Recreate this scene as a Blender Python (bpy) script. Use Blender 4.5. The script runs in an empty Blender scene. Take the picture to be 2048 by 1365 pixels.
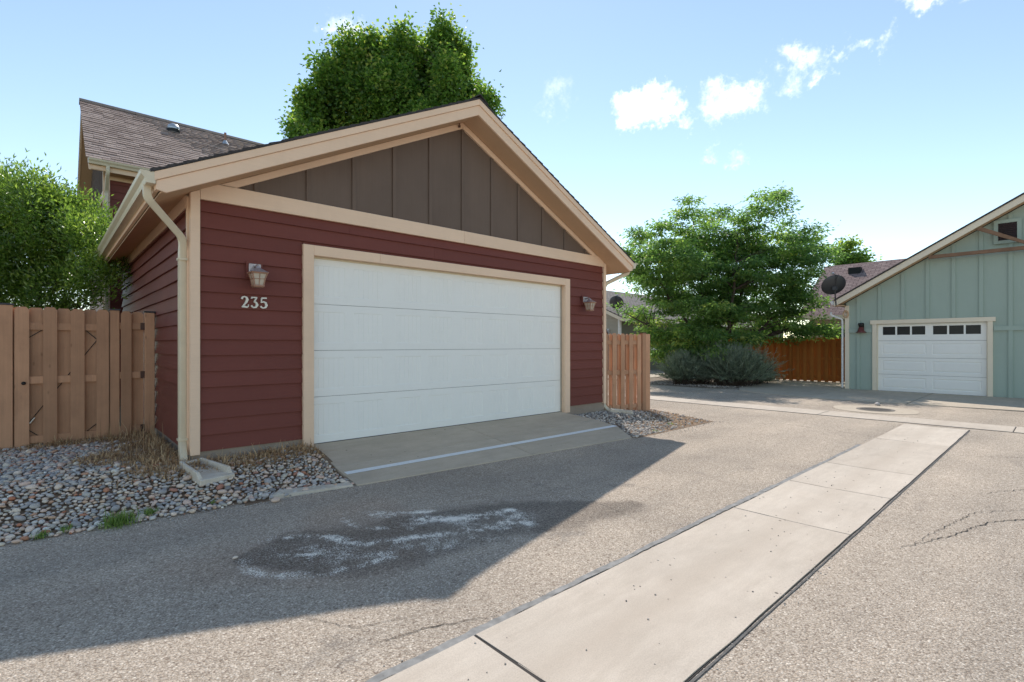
import bpy, bmesh, math, random
import numpy as np
from mathutils import Vector, noise as mnoise
R = math.radians
sc = bpy.context.scene
COL = sc.collection
random.seed(7)
rng = np.random.default_rng(11)

# ------------------------------------------------------------------ camera
YAW = R(42.57)
cd = bpy.data.cameras.new('camera'); cam = bpy.data.objects.new('camera', cd); COL.objects.link(cam)
cd.sensor_width = 36.0; cd.lens = 17.86; cd.shift_y = 0.0037; cd.clip_start = 0.05; cd.clip_end = 3000
cam.location = (0, 0, 1.5); cam.rotation_euler = (R(90), 0, -YAW)
sc.camera = cam
FWD = Vector((math.sin(YAW), math.cos(YAW), 0)); RGT = Vector((math.cos(YAW), -math.sin(YAW), 0))

# ------------------------------------------------------------------ world, sun, exposure
SUN = Vector((.59, .67, 1.0)).normalized()
world = bpy.data.worlds.new('World'); sc.world = world; world.use_nodes = True
wn, wl = world.node_tree.nodes, world.node_tree.links
bg = wn['Background']
sky = wn.new('ShaderNodeTexSky'); sky.sky_type = 'NISHITA'; sky.sun_disc = False
sky.sun_elevation = math.asin(SUN.z); sky.sun_rotation = math.atan2(SUN.x, SUN.y)
sky.altitude = 1400; sky.air_density = 1.0; sky.dust_density = 0.08; sky.ozone_density = 2.5
bg.inputs[1].default_value = 0.15
# a faint overall tint of the air
tn = wn.new('ShaderNodeMix'); tn.data_type = 'RGBA'; tn.blend_type = 'MULTIPLY'; tn.inputs[0].default_value = 1; tn.inputs[7].default_value = (.92, .80, .635, 1)
wl.new(sky.outputs[0], tn.inputs[6])
# fair-weather cloud puffs: soft patches of the sky dome, torn by noise
tc = wn.new('ShaderNodeTexCoord')
def VM(op, a, b=None):
    n = wn.new('ShaderNodeVectorMath'); n.operation = op
    for i, v in enumerate((a, b)):
        if v is None: continue
        if isinstance(v, tuple): n.inputs[i].default_value = v
        else: wl.new(v, n.inputs[i])
    return n.outputs['Value'] if op == 'DISTANCE' else n.outputs[0]
def M(op, a, b=None, c=None):
    n = wn.new('ShaderNodeMath'); n.operation = op
    for i, v in enumerate((a, b, c)):
        if v is None: continue
        if isinstance(v, (int, float)): n.inputs[i].default_value = v
        else: wl.new(v, n.inputs[i])
    return n.outputs[0]
nz = wn.new('ShaderNodeTexNoise'); nz.inputs['Scale'].default_value = 15; nz.inputs['Detail'].default_value = 5; nz.inputs['Roughness'].default_value = .68
wl.new(tc.outputs['Generated'], nz.inputs['Vector'])
warp = VM('MULTIPLY', VM('SUBTRACT', nz.outputs['Color'], (.5, .5, .5)), (.15, .15, .17))
dirv = VM('MULTIPLY', VM('ADD', tc.outputs['Generated'], warp), (1, 1, 1.45))
acc = None
# azimuth clockwise from +Y, elevation, angular radius, strength
PUFFS = [(56.6, 24.3, .062, 1.15), (59.4, 23.6, .046, .9), (66.4, 23.8, .056, .8), (64.4, 24.2, .04, .6), (71.4, 25.6, .038, .62), (74.8, 25.6, .03, .55), (76.8, 26.2, .034, .62),
         (81.6, 29.0, .04, .8), (24.4, 30.6, .04, .55), (47.4, 26.2, .04, .34), (64, 20.2, .025, .4), (66.4, 18.4, .025, .36), (85.5, 27.6, .03, .45), (-28, 27, .07, 1.1), (122, 25, .07, 1.1), (-120, 27, .07, 1.0), (170, 26, .065, .9)]
for az, el, r_, dn in PUFFS:
    az, el = R(az), R(el); c = (math.sin(az)*math.cos(el), math.cos(az)*math.cos(el), math.sin(el)*1.45)
    v = M('MULTIPLY_ADD', VM('DISTANCE', dirv, c), -dn/r_, dn); acc = v if acc is None else M('MAXIMUM', acc, v)
mr = wn.new('ShaderNodeMapRange'); mr.interpolation_type = 'SMOOTHSTEP'; mr.inputs[1].default_value = .0; mr.inputs[2].default_value = .92; wl.new(acc, mr.inputs[0])
mx = wn.new('ShaderNodeMix'); mx.data_type = 'RGBA'
wl.new(mr.outputs[0], mx.inputs[0]); wl.new(tn.outputs[2], mx.inputs[6]); mx.inputs[7].default_value = (5.6, 5.6, 5.5, 1)
wl.new(mx.outputs[2], bg.inputs[0])

sd = bpy.data.lights.new('sun', 'SUN'); sd.energy = 2.0; sd.angle = R(.53); sd.color = (1, .945, .87)
so = bpy.data.objects.new('sun', sd); COL.objects.link(so); so.rotation_euler = SUN.to_track_quat('Z', 'Y').to_euler(); so.location = (30, 34, 50)
vs = sc.view_settings; vs.view_transform = 'Standard'; vs.look = 'None'; vs.exposure = 1.18; vs.gamma = 1.0; vs.use_curve_mapping = False
cy = sc.cycles; cy.max_bounces = 6; cy.diffuse_bounces = 4; cy.glossy_bounces = 2; cy.transmission_bounces = 4; cy.transparent_max_bounces = 4; cy.caustics_reflective = False; cy.caustics_refractive = False

# ------------------------------------------------------------------ materials
MATS = {}
def newmat(name):
    m = bpy.data.materials.new(name); m.use_nodes = True
    nt = m.node_tree; p = nt.nodes['Principled BSDF']
    return m, nt, p
def N(nt, typ, **kw):
    n = nt.nodes.new(typ)
    for k, v in kw.items():
        if k in n.inputs: n.inputs[k].default_value = v
        else: setattr(n, k, v)
    return n
def coords(nt, scale=(1, 1, 1), out='Object', rnd=False):
    t = N(nt, 'ShaderNodeTexCoord'); mp = N(nt, 'ShaderNodeMapping'); mp.inputs['Scale'].default_value = scale
    nt.links.new(t.outputs[out], mp.inputs['Vector'])
    if rnd:
        oi = N(nt, 'ShaderNodeObjectInfo'); ml = N(nt, 'ShaderNodeMath', operation='MULTIPLY'); ml.inputs[1].default_value = 37.0
        nt.links.new(oi.outputs['Random'], ml.inputs[0]); nt.links.new(ml.outputs[0], mp.inputs['Location'])
    return mp.outputs[0]
def ramp(nt, fac, stops, interp='LINEAR'):
    r = N(nt, 'ShaderNodeValToRGB'); cr = r.color_ramp; cr.interpolation = interp
    while len(cr.elements) < len(stops): cr.elements.new(.5)
    for e, (p, c) in zip(cr.elements, stops):
        e.position = p; e.color = (*c, 1) if len(c) == 3 else c
    nt.links.new(fac, r.inputs[0]); return r.outputs[0]
def mixc(nt, fac, a, b, mode='MIX'):
    m = N(nt, 'ShaderNodeMix', data_type='RGBA', blend_type=mode)
    for i, v in ((0, fac), (6, a), (7, b)):
        if hasattr(v, 'links'): nt.links.new(v, m.inputs[i])
        elif i == 0: m.inputs[0].default_value = v
        else: m.inputs[i].default_value = (*v, 1)
    return m.outputs[2]
def mathn(nt, op, a, b=None):
    m = N(nt, 'ShaderNodeMath', operation=op)
    for i, v in enumerate((a, b)):
        if v is None: continue
        if hasattr(v, 'links'): nt.links.new(v, m.inputs[i])
        else: m.inputs[i].default_value = v
    return m.outputs[0]
def scaled(c, k): return tuple(min(1, x*k) for x in c)
def paint(name, col, rough=.6, grain=(3, 60, 60), bump=.25, bdist=.002, var=.12, vscale=1.3, rnd=.1, dirt=.0, dirtcol=(.2, .15, .1), spec=.15, knots=False):
    """painted or bare board: streaky grain bump, broad blotchy fade, piece-to-piece tint"""
    m, nt, p = newmat(name); L = nt.links
    c1 = coords(nt, grain, rnd=True); n1 = N(nt, 'ShaderNodeTexNoise', Scale=1.0, Detail=6.0, Roughness=.65); L.new(c1, n1.inputs['Vector'])
    c2 = coords(nt, (vscale,)*3, rnd=True); n2 = N(nt, 'ShaderNodeTexNoise', Scale=1.0, Detail=5.0, Roughness=.6); L.new(c2, n2.inputs['Vector'])
    base = ramp(nt, n2.outputs[0], [(.25, scaled(col, 1-var)), (.75, scaled(col, 1+var))])
    g = ramp(nt, n1.outputs[0], [(.3, (1-var*.8,)*3), (.7, (1,)*3)])
    base = mixc(nt, 1.0, base, g, 'MULTIPLY')
    oi = N(nt, 'ShaderNodeObjectInfo'); rr = ramp(nt, oi.outputs['Random'], [(0, (1-rnd,)*3), (1, (1,)*3)])
    base = mixc(nt, 1.0, base, rr, 'MULTIPLY')
    if dirt:
        n3 = N(nt, 'ShaderNodeTexNoise', Scale=5.0, Detail=8.0, Roughness=.7); L.new(coords(nt, (1, 1, .5), rnd=True), n3.inputs['Vector'])
        f = ramp(nt, n3.outputs[0], [(.52, (0, 0, 0)), (.75, (dirt,)*3)])
        base = mixc(nt, f, base, dirtcol)
    if knots:
        vk = N(nt, 'ShaderNodeTexVoronoi', Scale=1.0); L.new(coords(nt, (7, 7, 3.2), rnd=True), vk.inputs['Vector'])
        base = mixc(nt, ramp(nt, vk.outputs['Distance'], [(.0, (.75,)*3), (.05, (.45,)*3), (.11, (0,)*3)]), base, scaled(col, .38))
    L.new(base, p.inputs['Base Color']); p.inputs['Roughness'].default_value = rough; p.inputs['Specular IOR Level'].default_value = spec
    b = N(nt, 'ShaderNodeBump', Strength=bump, Distance=bdist); L.new(n1.outputs[0], b.inputs['Height']); L.new(b.outputs[0], p.inputs['Normal'])
    MATS[name] = m; return m
def plain(name, col, rough=.5, metal=0.0, var=.1, vscale=12):
    m, nt, p = newmat(name); L = nt.links
    n2 = N(nt, 'ShaderNodeTexNoise', Scale=float(vscale), Detail=5.0); L.new(coords(nt), n2.inputs['Vector'])
    L.new(ramp(nt, n2.outputs[0], [(.25, scaled(col, 1-var)), (.75, scaled(col, 1+var))]), p.inputs['Base Color'])
    p.inputs['Roughness'].default_value = rough; p.inputs['Metallic'].default_value = metal
    MATS[name] = m; return m
def concrete(name, col, stain=(.25, .22, .19), stain_amt=.5, scale=1.0, var=.12, flow=None):
    m, nt, p = newmat(name); L = nt.links
    v = coords(nt, out='Object')
    n1 = N(nt, 'ShaderNodeTexNoise', Scale=1.6*scale, Detail=8.0, Roughness=.65); L.new(v, n1.inputs['Vector'])
    n2 = N(nt, 'ShaderNodeTexNoise', Scale=140.0, Detail=3.0, Roughness=.7); L.new(v, n2.inputs['Vector'])
    n3 = N(nt, 'ShaderNodeTexNoise', Scale=.55*scale, Detail=6.0, Roughness=.7); L.new(coords(nt, (.5, 1.6, 1)), n3.inputs['Vector'])
    base = ramp(nt, n1.outputs[0], [(.25, scaled(col, 1-var)), (.75, scaled(col, 1+var))])
    base = mixc(nt, 1.0, base, ramp(nt, n2.outputs[0], [(.3, (.82,)*3), (.6, (1,)*3)]), 'MULTIPLY')
    base = mixc(nt, ramp(nt, n3.outputs[0], [(.5, (0,)*3), (.8, (stain_amt,)*3)]), base, stain)
    vo = N(nt, 'ShaderNodeTexVoronoi', Scale=4.5); L.new(v, vo.inputs['Vector'])
    base = mixc(nt, ramp(nt, vo.outputs['Distance'], [(.0, (.9,)*3), (.045, (.8,)*3), (.055, (0,)*3)]), base, (.07, .06, .05))
    n5 = N(nt, 'ShaderNodeTexNoise', Scale=9.0, Detail=8.0, Roughness=.75); L.new(coords(nt, (.25, 1, 1)), n5.inputs['Vector'])
    base = mixc(nt, 1.0, base, ramp(nt, n5.outputs[0], [(.35, (.92, .91, .90)), (.62, (1.03, 1.03, 1.03))]), 'MULTIPLY')
    if flow is not None:
        sx_y = N(nt, 'ShaderNodeSeparateXYZ'); L.new(v, sx_y.inputs[0])
        wv = N(nt, 'ShaderNodeTexNoise', Scale=1.3, Detail=4.0); L.new(coords(nt, (1, .2, 1)), wv.inputs['Vector'])
        dy = mathn(nt, 'ABSOLUTE', mathn(nt, 'ADD', mathn(nt, 'SUBTRACT', sx_y.outputs[1], flow), mathn(nt, 'MULTIPLY', mathn(nt, 'SUBTRACT', wv.outputs[0], .5), .25)))
        fb_ = mathn(nt, 'MULTIPLY', ramp(nt, dy, [(.0, (1,)*3), (.16, (0,)*3)]), ramp(nt, n5.outputs[0], [(.35, (.08,)*3), (.65, (.5,)*3)]))
        base = mixc(nt, fb_, base, stain)
    oi = N(nt, 'ShaderNodeObjectInfo'); base = mixc(nt, 1.0, base, ramp(nt, oi.outputs['Random'], [(0, (.88, .87, .86)), (1, (1, 1, 1))]), 'MULTIPLY')
    L.new(base, p.inputs['Base Color']); p.inputs['Roughness'].default_value = .92; p.inputs['Specular IOR Level'].default_value = .15
    b = N(nt, 'ShaderNodeBump', Strength=.35, Distance=.002); L.new(n2.outputs[0], b.inputs['Height']); L.new(b.outputs[0], p.inputs['Normal'])
    MATS[name] = m; return m
def asphalt_mat():
    m, nt, p = newmat('asphalt'); L = nt.links
    v = coords(nt)
    wob = N(nt, 'ShaderNodeTexNoise', Scale=40.0, Detail=2.0); L.new(v, wob.inputs['Vector'])
    vo = N(nt, 'ShaderNodeTexVoronoi', Scale=98.0); L.new(v, vo.inputs['Vector'])
    vo2 = N(nt, 'ShaderNodeTexVoronoi', Scale=165.0); L.new(v, vo2.inputs['Vector'])
    sp = N(nt, 'ShaderNodeSeparateColor'); L.new(vo.outputs['Color'], sp.inputs[0])
    sp2 = N(nt, 'ShaderNodeSeparateColor'); L.new(vo2.outputs['Color'], sp2.inputs[0])
    chip = ramp(nt, sp.outputs[0], [(0, (.27, .21, .165)), (.18, (.43, .36, .295)), (.45, (.53, .45, .37)), (.7, (.60, .51, .42)), (.9, (.67, .575, .48)), (1, (.82, .73, .62))])
    chip2 = ramp(nt, sp2.outputs[0], [(0, (.31, .255, .205)), (.5, (.50, .42, .34)), (1, (.64, .54, .44))])
    base = mixc(nt, ramp(nt, sp.outputs[1], [(.42, (0,)*3), (.46, (1,)*3)]), chip2, chip)
    gap = ramp(nt, vo.outputs['Distance'], [(.4, (1,)*3), (.8, (.70, .67, .64))])
    base = mixc(nt, .8, base, gap, 'MULTIPLY')
    n1 = N(nt, 'ShaderNodeTexNoise', Scale=.7, Detail=7.0, Roughness=.6); L.new(v, n1.inputs['Vector'])
    base = mixc(nt, 1.0, base, ramp(nt, n1.outputs[0], [(.28, (.82, .81, .80)), (.72, (1.1, 1.08, 1.05))]), 'MULTIPLY')
    n4 = N(nt, 'ShaderNodeTexNoise', Scale=3.5, Detail=8.0, Roughness=.72); L.new(coords(nt, (.4, 1, 1)), n4.inputs['Vector'])
    base = mixc(nt, ramp(nt, n4.outputs[0], [(.58, (0,)*3), (.74, (.32,)*3)]), base, (.12, .105, .1))
    n6 = N(nt, 'ShaderNodeTexNoise', Scale=1.0, Detail=5.0, Roughness=.55); L.new(coords(nt, (.12, .9, 1)), n6.inputs['Vector'])
    base = mixc(nt, 1.0, base, ramp(nt, n6.outputs[0], [(.35, (.86, .87, .88)), (.65, (1.08, 1.07, 1.06))]), 'MULTIPLY')
    wv = N(nt, 'ShaderNodeTexNoise', Scale=6.0, Detail=4.0); L.new(v, wv.inputs['Vector'])
    vd = N(nt, 'ShaderNodeVectorMath', operation='ADD'); L.new(v, vd.inputs[0]); L.new(mixc(nt, .9, (0, 0, 0), wv.outputs['Color']), vd.inputs[1])
    vo3 = N(nt, 'ShaderNodeTexVoronoi', Scale=.75); L.new(vd.outputs[0], vo3.inputs['Vector'])
    base = mixc(nt, ramp(nt, vo3.outputs['Distance'], [(.0, (.45,)*3), (.06, (.28,)*3), (.13, (0,)*3)]), base, (.13, .12, .115))
    aw = N(nt, 'ShaderNodeAttribute', attribute_name='wet'); ad = N(nt, 'ShaderNodeAttribute', attribute_name='powder'); ar = N(nt, 'ShaderNodeAttribute', attribute_name='rust')
    base = mixc(nt, mathn(nt, 'MULTIPLY', ar.outputs['Fac'], .22), base, mixc(nt, 1.0, base, (.72, .5, .38), 'MULTIPLY'))
    base = mixc(nt, aw.outputs['Fac'], base, mixc(nt, 1.0, base, (.47, .47, .48), 'MULTIPLY'))
    # powder clings chip by chip
    lo = mathn(nt, 'SUBTRACT', 1.0, ad.outputs['Fac'])
    f = N(nt, 'ShaderNodeMapRange'); L.new(mathn(nt, 'SUBTRACT', sp2.outputs[1], mathn(nt, 'MULTIPLY', lo, 1.15)), f.inputs[0]); f.inputs[1].default_value = -.24; f.inputs[2].default_value = .12
    base = mixc(nt, f.outputs[0], base, (.95, .87, .76))
    L.new(base, p.inputs['Base Color'])
    p.inputs['Roughness'].default_value = .95; p.inputs['Specular IOR Level'].default_value = .12
    h = mathn(nt, 'ADD', mathn(nt, 'MULTIPLY', vo.outputs['Distance'], -1.0), mathn(nt, 'MULTIPLY', sp.outputs[2], .35))
    b = N(nt, 'ShaderNodeBump', Strength=.75, Distance=.006); L.new(h, b.inputs['Height']); L.new(b.outputs[0], p.inputs['Normal'])
    MATS['asphalt'] = m; return m
def leafmat(name, stops, trans=.45, rough=.45, tboost=1.0, spec=.4):
    m, nt, p = newmat(name); L = nt.links
    a = N(nt, 'ShaderNodeAttribute', attribute_name='tint')
    c = ramp(nt, a.outputs['Fac'], stops)
    L.new(c, p.inputs['Base Color']); p.inputs['Roughness'].default_value = rough; p.inputs['Specular IOR Level'].default_value = spec
    t = N(nt, 'ShaderNodeBsdfTranslucent'); L.new(mixc(nt, 1.0, c, (1.2*tboost, 1.28*tboost, .7*tboost), 'MULTIPLY'), t.inputs['Color'])
    mx = N(nt, 'ShaderNodeMixShader'); mx.inputs[0].default_value = trans
    L.new(p.outputs[0], mx.inputs[1]); L.new(t.outputs[0], mx.inputs[2])
    L.new(mx.outputs[0], nt.nodes['Material Output'].inputs[0]); MATS[name] = m; return m
def tintmat(name, stops, attr, rough=.8, bscale=60, bump=.3, extra=None):
    """colour picked per piece: attr name, or object random when attr is None"""
    m, nt, p = newmat(name); L = nt.links
    f = N(nt, 'ShaderNodeAttribute', attribute_name=attr).outputs['Fac'] if attr else N(nt, 'ShaderNodeObjectInfo').outputs['Random']
    c = ramp(nt, f, stops, 'LINEAR')
    n = N(nt, 'ShaderNodeTexNoise', Scale=float(bscale), Detail=5.0, Roughness=.65); L.new(coords(nt), n.inputs['Vector'])
    c = mixc(nt, 1.0, c, ramp(nt, n.outputs[0], [(.3, (.72,)*3), (.7, (1.12,)*3)]), 'MULTIPLY')
    L.new(c, p.inputs['Base Color']); p.inputs['Roughness'].default_value = rough; p.inputs['Specular IOR Level'].default_value = .2
    b = N(nt, 'ShaderNodeBump', Strength=bump, Distance=.004); L.new(n.outputs[0], b.inputs['Height']); L.new(b.outputs[0], p.inputs['Normal'])
    MATS[name] = m; return m
def shingle_far(name, col, lo, hi):
    m, nt, p = newmat(name); L = nt.links
    t = N(nt, 'ShaderNodeTexCoord')
    br = N(nt, 'ShaderNodeTexBrick', Scale=1.0); br.inputs['Brick Width'].default_value = .33; br.inputs['Row Height'].default_value = .145; br.inputs['Mortar Size'].default_value = .012
    br.inputs['Color1'].default_value = (*lo, 1); br.inputs['Color2'].default_value = (*hi, 1); br.inputs['Mortar'].default_value = (*scaled(lo, .45), 1)
    L.new(t.outputs['UV'], br.inputs['Vector'])
    n = N(nt, 'ShaderNodeTexNoise', Scale=9.0, Detail=6.0); L.new(t.outputs['UV'], n.inputs['Vector'])
    c = mixc(nt, 1.0, br.outputs['Color'], ramp(nt, n.outputs[0], [(.3, (.75,)*3), (.7, (1.15,)*3)]), 'MULTIPLY')
    L.new(c, p.inputs['Base Color']); p.inputs['Roughness'].default_value = .95; p.inputs['Specular IOR Level'].default_value = .1
    b = N(nt, 'ShaderNodeBump', Strength=.6, Distance=.01); L.new(br.outputs['Fac'], b.inputs['Height']); b.invert = True; L.new(b.outputs[0], p.inputs['Normal'])
    MATS[name] = m; return m

RED = (.19, .060, .047)
paint('red_siding', RED, .55, (1.6, 70, 70), .3, .0016, .07, .9, .08, .12, (.2, .09, .075))
paint('red_siding_side', RED, .55, (70, 1.6, 70), .3, .0016, .10, 1.3, .14, .25, (.17, .075, .05))
paint('tan_trim', (.87, .63, .455), .6, (4, 4, 70), .2, .0015, .06, 1.0, .06, .12, (.42, .3, .2))
paint('tan_trim_long', (.87, .63, .455), .6, (2, 60, 60), .22, .0015, .06, 1.0, .06, .1, (.42, .3, .2))
paint('soffit', (.62, .41, .26), .7, (3, 40, 40), .2, .002, .08, 1.0, .05)
paint('brown_panel', (.172, .124, .098), .6, (40, 40, 1.2), .35, .0016, .10, 1.2, .06, .2, (.14, .11, .09))
paint('white_door', (.91, .895, .85), .5, (1.2, 50, 50), .12, .001, .02, .8, .02, .10, (.55, .53, .48))
plain('door_shadow_gap', (.12, .11, .1), .8)
plain('seal', (.42, .37, .3), .8)
plain('cream_metal', (.66, .57, .42), .35, 0, .06)
paint('fence_tan', (.64, .36, .22), .75, (45, 45, 1.2), .6, .003, .16, 1.6, .26, .35, (.3, .17, .11), knots=True)
paint('fence_orange', (.52, .185, .045), .6, (60, 60, 1.5), .45, .002, .15, 1.2, .25, .2, (.2, .07, .02))
plain('cap_dark', (.035, .034, .04), .5)
plain('black_metal', (.02, .02, .02), .5, .5)
plain('rust_bracket', (.10, .05, .035), .7)
plain('galvanized', (.55, .56, .57), .35, .8)
plain('brass_nickel', (.55, .54, .5), .4, .5)
plain('copper_paint', (.36, .19, .125), .5, .0, .25, 40)
plain('copper_top', (.42, .36, .36), .3, .35, .2, 30)
plain('number_white', (.72, .68, .6), .5)
plain('dark_red_fixture', (.14, .035, .03), .5)
plain('dish_grey', (.055, .055, .058), .45, .2)
plain('white_metal', (.78, .77, .76), .4)
concrete('foundation', (.40, .33, .27), (.3, .2, .14), .4)
concrete('apron_concrete', (.60, .50, .385), (.42, .345, .26), .55)
concrete('gutter_concrete', (.64, .55, .455), (.46, .375, .295), .6, .8, .10, 1.6)
concrete('far_concrete', (.58, .49, .385), (.42, .34, .26), .5, .6)
concrete('splash_concrete', (.74, .66, .55), (.5, .38, .26), .8, 4)
plain('line_paint', (.80, .80, .79), .6, 0, .06, 30)
plain('tar', (.12, .11, .10), .9, 0, .4, 25)
plain('sealant', (.25, .24, .225), .9, 0, .35, 18)
plain('sealant_pale', (.30, .28, .25), .9, 0, .3, 25)
plain('crack', (.05, .042, .036), .95)
asphalt_mat()
plain('dirt', (.22, .145, .09), .95, 0, .35, 20)
plain('yard_soil', (.085, .075, .04), .95, 0, .4, 3)
plain('mulch', (.20, .145, .10), .95, 0, .5, 30)
plain('ground', (.16, .14, .09), .95, 0, .3, .4)
plain('bark', (.075, .055, .042), .9, 0, .3, 30)
plain('bark_grey', (.13, .11, .09), .9, 0, .3, 30)
PEB = [(0, (0.249, 0.232, 0.226)), (0.12, (0.452, 0.424, 0.407)), (0.28, (0.61, 0.554, 0.508)), (0.4, (0.475, 0.435, 0.362)), (0.52, (0.746, 0.633, 0.508)), (0.64, (0.701, 0.475, 0.373)), (0.72, (0.859, 0.734, 0.61)), (0.82, (0.633, 0.452, 0.316)), (0.88, (0.52, 0.203, 0.113)), (0.92, (0.339, 0.316, 0.316)), (1, (0.9, 0.836, 0.734))]
tintmat('pebble_piece', PEB, None, .7, 30, .15)
tintmat('pebble_mass', PEB, 'tint', .7, 30, .15)
GRV = [(0, (.22, .2, .19)), (.4, (.45, .40, .36)), (.7, (.60, .52, .44)), (1, (.74, .66, .58))]
tintmat('gravel_mass', GRV, 'tint', .8, 60, .3)
SH = [(0, (.29, .215, .19)), (.5, (.375, .285, .25)), (1, (.45, .35, .31))]
tintmat('shingle_piece', SH, None, .95, 90, .6)
tintmat('shingle_mass', SH, 'tint', .95, 90, .6)
plain('shingle_dark', (.045, .04, .04), .9, 0, .4, 40)
shingle_far('far_roof', None, (.24, .17, .16), (.33, .245, .225))
shingle_far('grey_roof', None, (.22, .19, .17), (.28, .25, .225))
tintmat('dry_grass', [(0, (.30, .165, .085)), (.5, (.52, .33, .18)), (1, (.72, .53, .32))], 'tint', .85, 8, 0)
leafmat('weed', [(0, (.13, .22, .05)), (1, (.28, .38, .11))], .4)
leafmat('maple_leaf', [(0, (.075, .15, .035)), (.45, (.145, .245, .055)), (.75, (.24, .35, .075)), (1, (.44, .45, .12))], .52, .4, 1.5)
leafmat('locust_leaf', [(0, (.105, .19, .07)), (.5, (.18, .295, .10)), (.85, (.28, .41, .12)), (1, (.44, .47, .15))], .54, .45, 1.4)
leafmat('shrub_leaf', [(0, (.10, .17, .04)), (.5, (.19, .29, .065)), (1, (.34, .43, .11))], .5, .25, 1.4, .8)
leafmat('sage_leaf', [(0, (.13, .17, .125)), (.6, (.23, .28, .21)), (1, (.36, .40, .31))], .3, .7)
GREEN = (.385, .465, .405)
paint('green_wall', GREEN, .7, (60, 60, 2), .3, .0015, .05, .8, .03, .12, (.40, .45, .36))
paint('cream_trim', (.82, .72, .57), .6, (4, 4, 60), .2, .0015, .05, 1.0, .04)
paint('truss_wood', (.26, .155, .10), .75, (40, 3, 40), .4, .002, .25, 2.0, .1)
plain('louver_dark', (.045, .028, .03), .6)
plain('pane_dark', (.018, .02, .022), .25); MATS['pane_dark'].node_tree.nodes['Principled BSDF'].inputs['Specular IOR Level'].default_value = .25
paint('beige_siding', (.44, .40, .33), .7, (3, 3, 40), .2, .002, .06, 1, .05)
paint('olive_siding', (.17, .175, .125), .7, (3, 3, 40), .2, .002, .06, 1, .05)
plain('teal_cloth', (.03, .16, .22), .8)
plain('lamp_glass', (.52, .45, .36), .2)
plain('cast_iron', (.16, .135, .115), .7, .1)

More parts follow.
